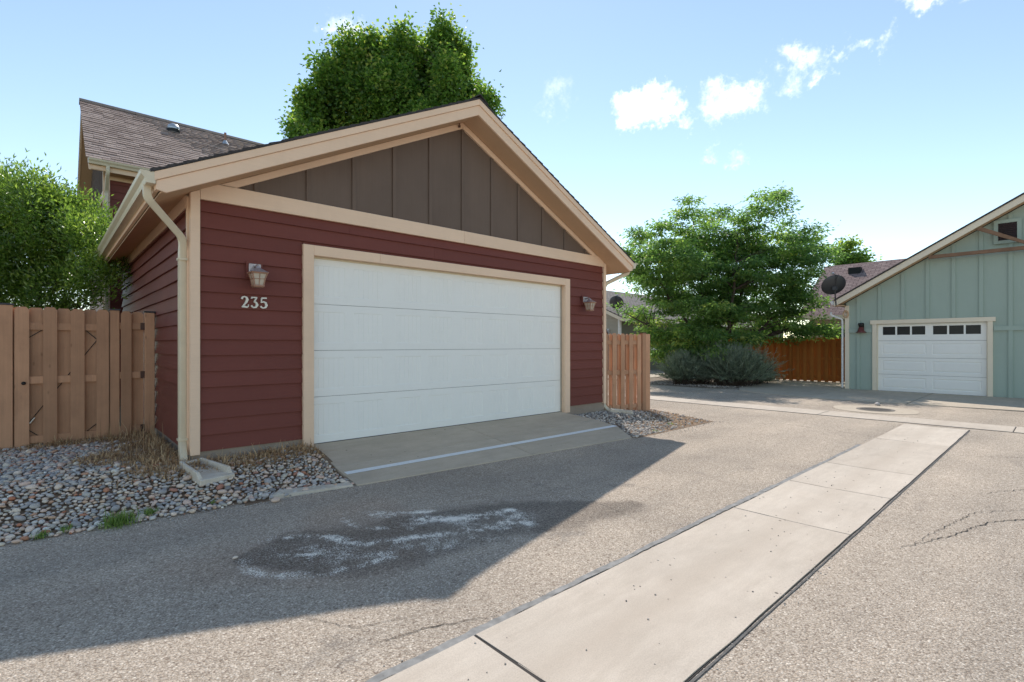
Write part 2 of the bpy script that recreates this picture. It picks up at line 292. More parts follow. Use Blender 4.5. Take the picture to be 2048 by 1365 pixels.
# ------------------------------------------------------------------ mesh helpers
WOFF = {}
def link(o, parent=None):
    COL.objects.link(o)
    if parent is not None: o.parent = parent
    return o
def empty(name, loc, label=None, cat=None, group=None):
    o = bpy.data.objects.new(name, None); COL.objects.link(o); o.location = loc; o.empty_display_size = .2; WOFF[o] = Vector(loc)
    if label: o['label'] = label; o['category'] = cat
    if group: o['group'] = group
    return o
def tag(o, label, cat, group=None):
    o['label'] = label; o['category'] = cat
    if group: o['group'] = group
    return o
class MB:
    def __init__(s): s.v = []; s.f = []
    def add(s, verts, faces):
        b = len(s.v); s.v += [tuple(x) for x in verts]; s.f += [tuple(i+b for i in f) for f in faces]; return s
    def box(s, x0, x1, y0, y1, z0, z1):
        return s.add([(x0,y0,z0),(x1,y0,z0),(x1,y1,z0),(x0,y1,z0),(x0,y0,z1),(x1,y0,z1),(x1,y1,z1),(x0,y1,z1)],
                     [(0,3,2,1),(4,5,6,7),(0,1,5,4),(1,2,6,5),(2,3,7,6),(3,0,4,7)])
    def hexa(s, b, t):
        return s.add(list(b)+list(t), [(0,3,2,1),(4,5,6,7),(0,1,5,4),(1,2,6,5),(2,3,7,6),(3,0,4,7)])
    def prism(s, poly, axis, a0, a1):
        """poly in the other two axes (order x,y,z minus axis)"""
        n = len(poly)
        def mk(p, a):
            q = list(p); q.insert(axis, a); return q
        vs_ = [mk(p, a0) for p in poly] + [mk(p, a1) for p in poly]
        fs = [tuple(range(n))[::-1], tuple(range(n, 2*n))] + [(i, (i+1) % n, n+(i+1) % n, n+i) for i in range(n)]
        return s.add(vs_, fs)
    def tube(s, pts, rad, n=8, caps=True, flat=None):
        pts = [Vector(p) for p in pts]; rs = rad if isinstance(rad, (list, tuple)) else [rad]*len(pts)
        up = None; vs_ = []
        for i, p in enumerate(pts):
            t = (pts[min(i+1, len(pts)-1)] - pts[max(i-1, 0)]).normalized()
            if up is None:
                up = Vector((0, 0, 1)) if abs(t.z) < .9 else Vector((0, 1, 0))
            a = t.cross(up)
            if a.length < 1e-4: a = t.cross(Vector((1, 0, 0)))
            a.normalize(); b = a.cross(t).normalized(); up = b
            for k in range(n):
                th = 2*math.pi*(k+.5)/n
                ra, rb = (rs[i], rs[i]) if flat is None else (rs[i], rs[i]*flat)
                vs_.append(p + a*math.cos(th)*ra + b*math.sin(th)*rb)
        fs = []
        for i in range(len(pts)-1):
            for k in range(n):
                k2 = (k+1) % n; fs.append((i*n+k, i*n+k2, (i+1)*n+k2, (i+1)*n+k))
        if caps: fs.append(tuple(range(n))[::-1]); fs.append(tuple(range((len(pts)-1)*n, len(pts)*n)))
        return s.add(vs_, fs)
    def lathe(s, prof, c, n=16, M4=None):
        vs_ = []
        for r, z in prof:
            for k in range(n):
                th = 2*math.pi*k/n; v = Vector((r*math.cos(th), r*math.sin(th), z))
                if M4 is not None: v = M4 @ v
                vs_.append(v + Vector(c))
        fs = [(i*n+k, i*n+(k+1) % n, (i+1)*n+(k+1) % n, (i+1)*n+k) for i in range(len(prof)-1) for k in range(n)]
        if prof[0][0] > 1e-4: fs.append(tuple(range(n))[::-1])
        if prof[-1][0] > 1e-4: fs.append(tuple(range((len(prof)-1)*n, len(prof)*n)))
        return s.add(vs_, fs)
    def build(s, name, mat, parent=None, smooth=False, bevel=0, local=False, kind=None):
        off = WOFF.get(parent, Vector((0, 0, 0))) if not local else Vector((0, 0, 0))
        me = bpy.data.meshes.new(name); me.from_pydata([(x-off.x, y-off.y, z-off.z) for x, y, z in s.v], [], s.f)
        me.materials.append(MATS[mat]); 
        bm = bmesh.new(); bm.from_mesh(me); bmesh.ops.recalc_face_normals(bm, faces=bm.faces); bm.to_mesh(me); bm.free()
        if smooth: me.polygons.foreach_set('use_smooth', [True]*len(me.polygons))
        o = bpy.data.objects.new(name, me); link(o, parent); WOFF[o] = off
        if bevel:
            b = o.modifiers.new('bevel', 'BEVEL'); b.width = bevel; b.segments = 1; b.limit_method = 'ANGLE'
        if kind: o['kind'] = kind
        return o
def npmesh(name, V, F, mat, parent=None, tint=None, kind=None, smooth=False, k=4):
    off = WOFF.get(parent, Vector((0, 0, 0)))
    V = np.asarray(V, dtype=np.float32) - np.array(off, dtype=np.float32); F = np.asarray(F, dtype=np.int32)
    me = bpy.data.meshes.new(name); nf = len(F)
    me.vertices.add(len(V)); me.vertices.foreach_set('co', V.ravel())
    me.loops.add(nf*k); me.loops.foreach_set('vertex_index', F.ravel())
    me.polygons.add(nf); me.polygons.foreach_set('loop_start', np.arange(0, nf*k, k, dtype=np.int32))
    try: me.polygons.foreach_set('loop_total', np.full(nf, k, dtype=np.int32))
    except Exception: pass
    if smooth: me.polygons.foreach_set('use_smooth', np.ones(nf, dtype=bool))
    me.update(calc_edges=True)
    if tint is not None:
        a = me.attributes.new('tint', 'FLOAT', 'POINT'); a.data.foreach_set('value', np.asarray(tint, dtype=np.float32))
    me.materials.append(MATS[mat])
    o = bpy.data.objects.new(name, me); link(o, parent); WOFF[o] = off
    if kind: o['kind'] = kind
    return o
def inst(name, mesh, loc, parent, rot=(0, 0, 0), scale=(1, 1, 1)):
    o = bpy.data.objects.new(name, mesh); link(o, parent); off = WOFF.get(parent, Vector((0, 0, 0)))
    o.location = Vector(loc) - off; o.rotation_euler = rot; o.scale = scale; return o
def structure(o): o['kind'] = 'structure'; return o
def sm(a, b, x):
    t = max(0, min(1, (x-a)/(b-a))); return t*t*(3-2*t)

#==SETTING==
# ------------------------------------------------------------------ ground and alley
o = MB().add([(-700,-700,-.06),(700,-700,-.06),(700,700,-.06),(-700,700,-.06)], [(0,1,2,3)]).build('ground', 'ground'); structure(o)

def grid_axis(lo, hi, f0, f1, fine, coarse):
    a = list(np.arange(lo, f0, coarse)) + list(np.arange(f0, f1, fine)) + list(np.arange(f1, hi+.01, coarse)); return np.array(a)
gx = grid_axis(-26, 34, .5, 4.6, .018, 3.0); gy = grid_axis(-20, 40, 2.2, 4.7, .018, 3.0)
GX, GY = np.meshgrid(gx, gy, indexing='ij')
def vnoise(X, Y, s, seed, oct=4):
    out = np.zeros_like(X); amp = 1; tot = 0
    for o_ in range(oct):
        r = np.random.default_rng(seed+o_); T = r.random((64, 64)); xs = X*s; ys = Y*s
        xi = np.floor(xs).astype(int); yi = np.floor(ys).astype(int); fx = xs-xi; fy = ys-yi
        fx = fx*fx*(3-2*fx); fy = fy*fy*(3-2*fy)
        g = lambda a, b: T[(a) % 64, (b) % 64]
        out += amp*((g(xi,yi)*(1-fx)+g(xi+1,yi)*fx)*(1-fy)+(g(xi,yi+1)*(1-fx)+g(xi+1,yi+1)*fx)*fy)
        tot += amp; amp *= .55; s *= 2.1
    return out/tot
def seg(X, Y, pts):
    d = np.full_like(X, 9.0)
    for (ax, ay), (bx, by) in zip(pts[:-1], pts[1:]):
        vx, vy = bx-ax, by-ay; t = np.clip(((X-ax)*vx+(Y-ay)*vy)/(vx*vx+vy*vy+1e-9), 0, 1)
        d = np.minimum(d, np.hypot(X-ax-t*vx, Y-ay-t*vy))
    return d
def sstep(a, b, x):
    t = np.clip((x-a)/(b-a), 0, 1); return t*t*(3-2*t)
n_a = vnoise(GX, GY, 2.2, 1, 5); n_b = vnoise(GX, GY, 9, 20, 4); n_c = vnoise(GX, GY, 30, 40, 3)
d_w = seg(GX, GY, [(1.05,3.86),(1.45,3.6),(2.0,3.45),(2.6,3.42),(3.2,3.2),(3.75,2.92),(4.0,2.75)])
wide = .10 + .36*sstep(.9, 1.5, GX)*(1-sstep(3.0, 4.1, GX)*.75)
wet = 1-sstep(.62, 1.18, d_w/wide + (n_a-.5)*.9 + (n_b-.5)*.35)
wet2 = 1-sstep(.55, 1.3, seg(GX, GY, [(3.2,3.2),(3.6,3.02),(3.95,2.72)])/.2 + (n_a-.5)*1.2)
pw = np.zeros_like(GX)
def dust(pts, w, amp, ragk=1.0):
    global pw
    d = seg(GX, GY, pts)/w; v = amp*np.clip(1-d, 0, 1)**.95 * np.clip(.25 + (n_b-.42)*3.0*ragk + (n_c-.5)*1.2, 0, 1.25)
    pw = np.maximum(pw, v)
dust([(2.10,4.18),(2.25,4.05)], .11, 1.1); dust([(2.36,3.78),(2.55,3.58),(2.75,3.46)], .12, 1.15); dust([(2.80,3.48),(2.98,3.42),(3.1,3.4)], .10, 1.2)
dust([(2.55,3.60),(2.9,3.36),(2.86,3.16),(2.98,3.06)], .13, .9); dust([(2.3,4.05),(2.55,3.86)], .07, .85)
dust([(1.2,4.2),(1.4,4.08),(1.6,3.96),(1.70,3.72),(1.76,3.56),(2.1,3.43),(2.5,3.28),(2.8,3.1)], .09, .85)
dust([(1.03,3.95),(.99,3.66),(1.15,3.42),(1.36,3.28),(1.65,3.24),(1.87,3.22)], .07, .62); dust([(1.9,4.22),(1.88,3.95),(2.0,3.82),(2.2,3.6)], .06, .6)
dust([(1.3,3.8),(1.7,3.4),(2.2,3.25),(2.7,3.05)], .28, .36); dust([(2.35,3.75),(2.7,3.42),(3.05,3.25)], .24, .55); dust([(1.3,3.75),(1.45,3.6)], .05, .9); dust([(1.75,3.35),(2.2,3.1)], .12, .5)
rust = (1-sstep(.4, 1.1, seg(GX, GY, [(.9,3.9),(1.6,3.4),(2.0,4.2)])/.55 + (n_a-.5)*1.1))
idx = np.arange(GX.size).reshape(GX.shape)
F = np.stack([idx[:-1,:-1], idx[1:,:-1], idx[1:,1:], idx[:-1,1:]], -1).reshape(-1, 4)
V = np.stack([GX, GY, np.zeros_like(GX)], -1).reshape(-1, 3)
asph = npmesh('asphalt_alley', V, F, 'asphalt'); structure(asph)
for nme, arr in (('wet', np.maximum(wet*.8, wet2*.65)), ('powder', np.clip(pw, 0, 1)), ('rust', rust)):
    a = asph.data.attributes.new(nme, 'FLOAT', 'POINT'); a.data.foreach_set('value', arr.ravel().astype(np.float32))

def ribbon(name, pts, w, z, mat, parent, jit=0.0, taper=False, step=.05):
    """thin irregular strip lying on the ground (crack, sealant)"""
    P = []
    for (ax, ay), (bx, by) in zip(pts[:-1], pts[1:]):
        n = max(1, int(math.hypot(bx-ax, by-ay)/step))
        P += [(ax+(bx-ax)*i/n, ay+(by-ay)*i/n) for i in range(n)]
    P.append(pts[-1]); mb = MB(); vs_ = []; n = len(P)
    for i, (x, y) in enumerate(P):
        a = P[min(i+1, n-1)]; b = P[max(i-1, 0)]; t = Vector((a[0]-b[0], a[1]-b[1])).normalized(); q = Vector((-t.y, t.x))
        off = (random.random()-.5)*jit; ww = w*(1+.45*mnoise.noise((x*2.2, y*2.2, 5)) if not taper else .55+.9*random.random())*(.3+.7*math.sin(math.pi*i/(n-1)) if taper else 1)/2
        c = Vector((x, y)) + q*off
        vs_ += [(*(c-q*ww), z), (*(c+q*ww), z)]
    mb.add(vs_, [(2*i, 2*i+2, 2*i+3, 2*i+1) for i in range(n-1)])
    return mb.build(name, mat, parent)

def slab(name, poly, z0, z1, mat, parent, zf=None):
    """flat concrete piece with slightly eased top edge; zf(x,y) gives top height"""
    n = len(poly); cx = sum(p[0] for p in poly)/n; cy = sum(p[1] for p in poly)/n
    def ins(p, e):
        d = Vector((cx-p[0], cy-p[1])); d.normalize(); return (p[0]+d.x*e, p[1]+d.y*e)
    top = lambda p: (zf(*p) if zf else z1)
    v = [(p[0], p[1], z0) for p in poly] + [(p[0], p[1], top(p)-.004) for p in poly] + [(*ins(p, .008), top(p)) for p in poly]
    f = [tuple(range(2*n, 3*n))]
    for i in range(n):
        j = (i+1) % n; f += [(i, j, n+j, n+i), (n+i, n+j, 2*n+j, 2*n+i)]
    return MB().add(v, f).build(name, mat, parent)

# concrete valley gutter down the alley
G0, G1 = 1.14, 2.05
gut = structure(MB().box(-9, 11.97, G0-.006, G1+.008, -.03, .0035).build('alley_gutter', 'crack'))
js = [-8.9, -6.2, -3.2, -.6, 1.62, 4.65, 6.03, 7.31, 9.78, 11.93]
for a, b in zip(js[:-1], js[1:]):
    g = .011 if abs(a-1.62) < .01 or abs(b-1.62) < .01 else .006
    mid = (G0+G1)/2; x0, x1 = a+g, b-g; n = 22
    mb = MB(); vs_ = []
    for i in range(n+1):
        x = x0+(x1-x0)*i/n; e = .010*mnoise.noise((x*2.1, 3, 0))
        jl = 0
        if (i == 0 and abs(a-6.03) < .01) or (i == n and abs(b-6.03) < .01): jl = .06
        for y, z in ((G0+e, 0), (G0+e, .010), (mid-.03+e, .0055), (mid+.03, .0055), (G1+e*.7, .010), (G1+e*.7, 0)):
            vs_.append((x + jl*math.sin((y-G0)*7)*.6 + (.02 if jl == 0 else 0)*mnoise.noise((a, y*3, 1)) * (1 if i in (0, n) else 0), y, z))
    fs = [(i*6+k, (i+1)*6+k, (i+1)*6+k+1, i*6+k+1) for i in range(n) for k in range(5)] + [(0, 1, 2, 3, 4, 5), tuple(n*6+k for k in (5, 4, 3, 2, 1, 0))]
    mb.add(vs_, fs).build('slab', 'gutter_concrete', gut)
ribbon('joint_sealant', [(-6, G1+.035), (1.5, G1+.03), (4.6, G1+.045), (6.1, G1+.03), (9.0, G1+.03)], .05, .006, 'sealant', asph, .012, False, .05)
ribbon('joint_sealant', [(-4, G0-.02), (2.2, G0-.02), (5.4, G0-.02), (9.5, G0-.016), (11.9, G0-.016)], .012, .006, 'tar', asph, .004, False, .10)
# cross gutter of the far alley
cg = structure(MB().box(12.16, 13.04, -18, 26, -.03, .0035).build('cross_gutter', 'crack'))
for y in range(-18, 26, 3):
    slab('slab', [(12.18, y+.008+.6), (13.02, y+.008+.6), (13.02, y+3.6-.008), (12.18, y+3.6-.008)], 0, .010, 'gutter_concrete', cg)
# cracks in the asphalt
CR = [([(4.55, .86), (5.2, .62), (5.9, .42), (6.4, .1), (7.4, -.5)], .014, .05), ([(4.7, .78), (5.3, .7), (6.1, .55), (6.7, .15)], .008, .05), ([(6.9, .6), (7.8, .1), (8.6, -.7)], .012, .06),
      ([(1.2, 2.35), (1.5, 2.28), (1.85, 2.12)], .010, .03), ([(9.6, 4.6), (10.3, 3.6), (10.1, 2.6), (10.0, 2.08)], .018, .05), ([(7.6, 4.4), (7.9, 3.9), (8.4, 3.55), (8.0, 3.1)], .008, .05),
      ([(9.0, 1.1), (9.6, .3), (10.2, -.8)], .012, .05), ([(3.9, 2.1), (3.75, 2.5), (3.9, 3.2), (4.4, 4.1)], .005, .04), ([(1.0, 2.9), (1.2, 2.55), (1.5, 2.42)], .006, .03)]
for pts, w, j in CR: ribbon('crack', pts, w*.6, .004, 'crack', asph, j*.6, True, .035)

# far driveway slabs by the green garage
fd = structure(MB().add([(16.45,-9,.004),(22.6,-9,.004),(22.6,7.7,.004),(19.3,7.6,.004),(17.65,7.52,.004),(16.8,7.12,.004),(16.28,6.28,.004),(15.92,5.0,.004),(16.05,2.7,.004)], [tuple(range(9))]).build('far_driveway', 'crack'))
zf = lambda x, y: .016 + .02*sm(16, 19, x)
for poly in ([(16.5,-9),(19.69,-9),(19.69,-.5),(16.35,-.5)], [(16.34,-.48),(19.69,-.48),(19.69,2.69),(16.0,2.69)], [(15.99,2.71),(19.69,2.71),(19.69,5.0),(15.85,5.0)],
             [(15.86,5.02),(19.5,5.02),(19.3,7.7),(17.6,7.6),(16.7,7.2),(16.2,6.3)], [(19.52,5.02),(22.65,5.02),(22.65,7.9),(19.32,7.75)]):
    slab('slab', poly, 0, .02, 'far_concrete', fd, zf)
yard = structure(MB().add([(-26,8.95,.012),(1.2,8.95,.012),(1.2,13.3,.012),(8.5,13.3,.012),(9.0,40,.012),(-26,40,.012)], [(0,1,2,3,4,5)]).build('back_yard', 'yard_soil'))
walk = structure(MB().box(18.2, 24, 12.6, 14.2, 0, .03).build('far_walk', 'far_concrete'))

# storm drain
dr = empty('storm_drain', (14.1, 2.96, 0), 'round cast iron storm drain grate in a concrete collar', 'drain')
vs_ = []; n = 26
for i in range(n):
    t = 2*math.pi*i/n; r = .82+.10*mnoise.noise((math.cos(t)*1.4, math.sin(t)*1.4, 4)); vs_.append((14.1+r*math.cos(t)*.95, 2.96+r*math.sin(t)*1.05, .006))
MB().add(vs_, [tuple(range(n))]).build('collar', 'far_concrete', dr)
MB().lathe([(0,.0068),(.305,.0068)], (14.1,2.96,0), 24).build('pit', 'crack', dr)
MB().lathe([(.30,.008),(.30,.014),(.37,.014),(.37,.008)], (14.1,2.96,0), 24).build('rim', 'cast_iron', dr)
for i in range(-4, 5):
    hw = math.sqrt(max(.01, .3**2-(i*.066)**2)); MB().box(14.1+i*.066-.016, 14.1+i*.066+.016, 2.96-hw, 2.96+hw, .0075, .013).build('bar', 'cast_iron', dr)

# garage apron
E_ = lambda x: 5.085-(x-2.45)*.083
AZ = lambda x, y: .012 + .14*(y-E_(x)) if y < 5.75 else .215
ap = structure(MB().add([(2.47,6.5,.19),(2.47,5.1,.004),(6.9,4.72,.002),(7.28,5.3,.03),(7.27,6.5,.19)], [(0,1,2,3,4)]).build('garage_apron', 'crack'))
E_ = lambda x: 5.085-(x-2.45)*.083
for poly in ([(2.46,5.70),(4.87,5.70),(4.87,6.56),(2.50,6.56)], [(4.88,5.70),(7.30,5.70),(7.30,6.56),(4.88,6.56)], [(2.44,E_(2.44)),(4.87,E_(4.87)),(4.87,5.69),(2.455,5.69)], [(4.88,E_(4.88)),(6.95,E_(6.95)),(7.30,5.26),(7.30,5.69),(4.88,5.69)]):
    slab('slab', poly, -.02, 0, 'apron_concrete', ap, AZ)
wl_ = MB(); X0, X1 = 2.47, 7.28
pp = []
for i in range(25):
    x = X0+(X1-X0)*i/24; y = 5.44-.165*i/24; e = .006*mnoise.noise((x*3, 0, 0))
    pp += [(x, y-.045+e, AZ(x, y-.045)+.004), (x, y+.04+e*.5, AZ(x, y+.04)+.004)]
wl_.add(pp, [(2*i, 2*i+2, 2*i+3, 2*i+1) for i in range(24)]).build('painted_line', 'line_paint', ap)

# ------------------------------------------------------------------ planting beds
def edgeY(x): return 5.10+(2.44-x)*.085
def zbed(x, y): return .01 + .21*sm(0, 1.35, y-edgeY(x)) + .012*mnoise.noise((x*1.7, y*1.7, 0))
def bedmesh(name, poly_test, x0, x1, y0, y1, zfun, mat, st=.12):
    vs_, fs, ids = [], [], {}
    nx, ny = int((x1-x0)/st), int((y1-y0)/st)
    def vid(i, j):
        if (i, j) not in ids:
            x, y = x0+i*st, y0+j*st; ids[(i, j)] = len(vs_); vs_.append((x, y, zfun(x, y)))
        return ids[(i, j)]
    for i in range(nx):
        for j in range(ny):
            if poly_test(x0+(i+.5)*st, y0+(j+.5)*st): fs.append((vid(i,j), vid(i+1,j), vid(i+1,j+1), vid(i,j+1)))
    return structure(MB().add(vs_, fs).build(name, mat, None, True))
def inL(x, y):
    if y < edgeY(x): return False
    if x > 2.46 or x < -3.5: return False
    if y > 8.95: return False
    return y < 6.5 or x < 1.17
bedL = bedmesh('pebble_bed', lambda x, y: inL(x, y-.05) or (inL(x, y)), -3.5, 2.5, 5.0, 9.0, lambda x, y: zbed(x, y)-.015, 'dirt', .08)

def pebble_mesh(seed, sub=2):
    bm = bmesh.new(); bmesh.ops.create_icosphere(bm, subdivisions=sub, radius=1)
    r = random.Random(seed); ox = r.random()*50
    sx, sy, sz = 1+.3*r.random(), .8+.2*r.random(), .5+.25*r.random()
    for v in bm.verts:
        d = 1+.14*mnoise.noise(v.co*1.1+Vector((ox, 0, 0))); v.co = Vector((v.co.x*sx*d, v.co.y*sy*d, v.co.z*sz*d))
    me = bpy.data.meshes.new('pebble'); bm.to_mesh(me); bm.free()
    me.polygons.foreach_set('use_smooth', [True]*len(me.polygons)); return me
PM = [pebble_mesh(i) for i in range(10)]
for m_ in PM: m_.materials.append(MATS['pebble_piece'])
PMV = []
for m_ in PM:
    v = np.empty(len(m_.vertices)*3, np.float32); m_.vertices.foreach_get('co', v); PMV.append((v.reshape(-1, 3), np.array([p.vertices[:] for p in m_.polygons], np.int32)))
class Scatter:
    def __init__(s, cell): s.c = cell; s.g = {}
    def ok(s, x, y, r, k):
        i, j = int(x//s.c), int(y//s.c)
        for a in (-1, 0, 1):
            for b in (-1, 0, 1):
                for (px, py, pr) in s.g.get((i+a, j+b), ()):
                    if (px-x)**2+(py-y)**2 < ((r+pr)*k)**2: return False
        s.g.setdefault((i, j), []).append((x, y, r)); return True
def dens_grass(x, y):
    """how much dead grass grows here, 0..1"""
    d = 0
    if x > 1.1: d = max(d, 1-sm(.12, .62, 6.5-y)*.98)
    d = max(d, (1-sm(.1, .75, abs(1.15-x)))*sm(5.95, 6.35, y)) if x < 1.25 else d
    d = max(d, (1-sm(.05, .45, 8.8-y))*.9*sm(-.6, .2, x))
    d = max(d, .8*(1-sm(.05, .3, math.hypot((x-.55)*.7, (y-7.2)*.5))))
    return d
peb = []
sct = Scatter(.16)
for att in range(60000):
    x = random.uniform(-2.2, 2.46); y = random.uniform(5.05, 8.9)
    if not inL(x, y-.03): continue
    r = random.uniform(.014, .031) if att > 600 else random.uniform(.030, .046)
    if x > 2.44-r or (y > 6.42 and x > 1.1-r): continue
    if random.random() < dens_grass(x, y)*.75: continue
    if sct.ok(x, y, r, .80): peb.append((x, y, r))
def seen(p): return -1 if p[0] < -.045*p[1]-.02 else p[2]/math.hypot(p[0], p[1])
peb.sort(key=seen, reverse=True)
def place_mass(items, zf_, variants, name, mat, parent, tumble=.35):
    VV, FF, TT = [], [], []; b = 0
    for (x, y, r) in items:
        v, f = variants[random.randrange(len(variants))]
        a = random.uniform(0, 6.28); t1 = random.gauss(0, tumble); ca, sa = math.cos(a), math.sin(a); ct, st = math.cos(t1), math.sin(t1)
        w = v*r*.86; w = np.stack([w[:,0], w[:,1]*ct-w[:,2]*st, w[:,1]*st+w[:,2]*ct], 1); w = np.stack([w[:,0]*ca-w[:,1]*sa, w[:,0]*sa+w[:,1]*ca, w[:,2]], 1)
        VV.append(w+np.array([x, y, zf_(x, y)+r*.28])); FF.append(f+b); b += len(v); TT.append(np.full(len(v), random.random()))
    return npmesh(name, np.concatenate(VV), np.concatenate(FF), mat, parent, np.concatenate(TT), 'stuff', True, 3)
for (x, y, r) in peb[:300]:
    s = r*.86
    inst('pebble', random.choice(PM), (x, y, zbed(x, y)+r*.28), bedL, (random.gauss(0, .3), random.gauss(0, .3), random.uniform(0, 6.28)), (s, s, s))
place_mass(peb[300:], zbed, PMV, 'pebbles', 'pebble_mass', bedL)
# smaller stones filling between
fill = []
for _ in range(3500):
    x = random.uniform(-1.2, 2.44); y = random.uniform(5.05, 8.8)
    if inL(x, y-.0) and not (y > 6.42 and x > 1.08): fill.append((x, y, random.uniform(.008, .02)))
lowv = []
for i in range(6):
    m_ = pebble_mesh(40+i, 1); v = np.empty(len(m_.vertices)*3, np.float32); m_.vertices.foreach_get('co', v); lowv.append((v.reshape(-1, 3), np.array([p.vertices[:] for p in m_.polygons], np.int32)))
place_mass(fill, lambda x, y: zbed(x, y)-.004, lowv, 'small_pebbles', 'pebble_mass', bedL)

def zbedR(x, y): return .004 + .11*sm(.1, 1.6, y-4.66) * (1-.85*sm(8.5, 10, x)) + .008*mnoise.noise((x*2, y*2, 3))
def inR(x, y):
    return 4.66 < y < (6.52 if x < 8.6 else 7.3) and x > 6.98+(.33*sm(4.7, 5.25, y)) and x < 9.62+(y-4.64)*.34
bedR = bedmesh('gravel_bed', inR, 6.9, 10.7, 4.5, 7.4, lambda x, y: zbedR(x, y), 'dirt', .07)
grv = []
for _ in range(4200):
    x = random.uniform(7, 10.4); y = random.uniform(4.68, 6.9)
    if not inR(x, y): continue
    dd = 1-.8*sm(8.2, 9.5, x+ (5.6-y)*.9)
    if random.random() > dd: continue
    grv.append((x, y, random.uniform(.014, .034)))
gbig = sorted(grv, key=lambda p: -p[2]/math.hypot(p[0], p[1]))
place_mass(grv, zbedR, lowv, 'gravel', 'gravel_mass', bedR, .8)

vsb = [(17.0,11.6),(16.8,9.4),(17.0,8.2),(17.6,7.62),(19.3,7.72),(22.6,7.92),(22.7,14),(18,14)]
structure(MB().add([(x, y, .012) for x, y in vsb], [tuple(range(len(vsb)))]).build('mulch_bed', 'mulch'))
lit = []
for _ in range(1800):
    x = random.uniform(16.9, 19.6); y = random.uniform(7.65, 11.4)
    lit.append((x, y, random.uniform(.012, .035)))
place_mass([p for p in lit if p[0] > 17.05 and p[1]+.6*p[0] > 18.3], lambda x, y: .012, lowv, 'leaf_litter', 'gravel_mass', None, .8)['kind'] = 'stuff'

# short concrete edging strip at the bed's corner
tag(MB().hexa([(1.58,5.20,-.02),(2.40,5.085,-.02),(2.41,5.20,-.02),(1.72,5.36,-.02)], [(1.60,5.21,.035),(2.40,5.09,.02),(2.40,5.19,.03),(1.73,5.345,.045)]).build('edging_strip', 'splash_concrete', None, False, .006), 'narrow tapering concrete edging strip between the pebbles and the asphalt', 'edging')

# ------------------------------------------------------------------ dead grass
def blades(name, spots, zf_, mat, parent, hmin, hmax, w, lean=.5, kind='stuff'):
    n = len(spots); X = np.array([s[0] for s in spots]); Y = np.array([s[1] for s in spots]); H = rng.uniform(hmin, hmax, n)*np.array([s[2] for s in spots])
    Z = np.array([zf_(x, y) for x, y in zip(X, Y)]); A = rng.uniform(0, 2*np.pi, n); Ln = rng.normal(0, lean, n); B = rng.uniform(0, np.pi, n)
    W = w*rng.uniform(.6, 1.3, n); V = np.zeros((n, 6, 3)); dirx, diry = np.cos(A), np.sin(A); sx, sy = np.cos(B), np.sin(B)
    for k, (t, ww) in enumerate(((0, 1), (.55, .8), (1, .25))):
        off = H*Ln*t*t; zz = Z + H*t*np.cos(np.clip(np.abs(Ln), 0, 1.2)*t)
        for q, sg in ((0, -1), (1, 1)):
            V[:, k*2+q, 0] = X+dirx*off+sg*sx*W*ww; V[:, k*2+q, 1] = Y+diry*off+sg*sy*W*ww; V[:, k*2+q, 2] = zz
    base = (np.arange(n)*6)[:, None]
    F = np.concatenate([base+np.array([0,1,3,2]), base+np.array([2,3,5,4])], 0)
    return npmesh(name, V.reshape(-1, 3), F, mat, parent, np.repeat(rng.random(n), 6), kind)
sp_ = []
while len(sp_) < 9000:
    x = random.uniform(-.7, 2.46); y = random.uniform(5.3, 8.78)
    if not inL(x, y) or (y > 6.40 and x > 1.11): continue
    d = dens_grass(x, y)
    clump = .35+.65*max(0, mnoise.noise((x*5, y*5, 2))*2+.4)
    if random.random() < d*clump: sp_.append((x, y, .4+.8*random.random()*d))
g = blades('dry_grass', sp_, zbed, 'dry_grass', None, .04, .13, .0042, 1.3)
sp2 = [(x+random.gauss(0, .02), y+random.gauss(0, .02), .3) for x, y, d in sp_[:6000]]
blades('dry_thatch', sp2, zbed, 'dry_grass', None, .09, .2, .0046, 2.6)
# tall seed-head weeds along the side wall and fence
sp3 = [(1.0+random.gauss(0, .1), random.uniform(6.7, 8.6), 1) for _ in range(45)] + [(random.uniform(1.3, 2.36), 6.36+random.gauss(0, .05), .5) for _ in range(30)] + [(random.uniform(.5, 1.1), 8.6+random.gauss(0, .08), .9) for _ in range(40)]
sp3 = [p for p in sp3 if p[0] < 1.1 or p[1] < 6.42]
blades('seeding_grass', sp3, zbed, 'dry_grass', None, .12, .36, .0028, .5)
sp4 = [(x, y, 1) for x, y in ((random.uniform(7.4, 10.2), random.uniform(4.7, 6.4)) for _ in range(1400)) if inR(x, y) and x+(5.6-y)*.9 > 8.6]
blades('dry_ground_cover', sp4, zbedR, 'dry_grass', None, .02, .06, .005, 2.0)
def weed(x, y, r, n, h, label, zf_):
    e = empty('weed_tuft', (x, y, zf_(x, y)), label, 'weed', 'green weeds at the alley edge')
    sp = [(x+random.gauss(0, r*.45), y+random.gauss(0, r*.45), .5+random.random()*.7) for _ in range(n)]
    b = blades('blade_clump', sp, zf_, 'weed', e, h*.5, h, .0028, .7, None)
weed(.45, 5.33, .12, 420, .12, 'largest bright green grass tuft at the edge of the pebbles', zbed)
weed(.66, 5.40, .06, 110, .08, 'small green tuft just right of the largest tuft', zbed)
weed(-.02, 5.35, .04, 70, .07, 'small green weed nearest the left edge of the pebbles', zbed)
weed(.12, 5.39, .04, 60, .06, 'small green weed between the left weed and the largest tuft', zbed)
weed(1.15, 5.36, .03, 40, .05, 'tiny green sprig below the splash block', zbed)
weed(7.75, 4.78, .06, 60, .05, 'low green weed at the tip of the apron by the gravel', zbedR)
weed(8.6, 5.0, .06, 60, .05, 'low green weed in the bare gravel near the fence', zbedR)

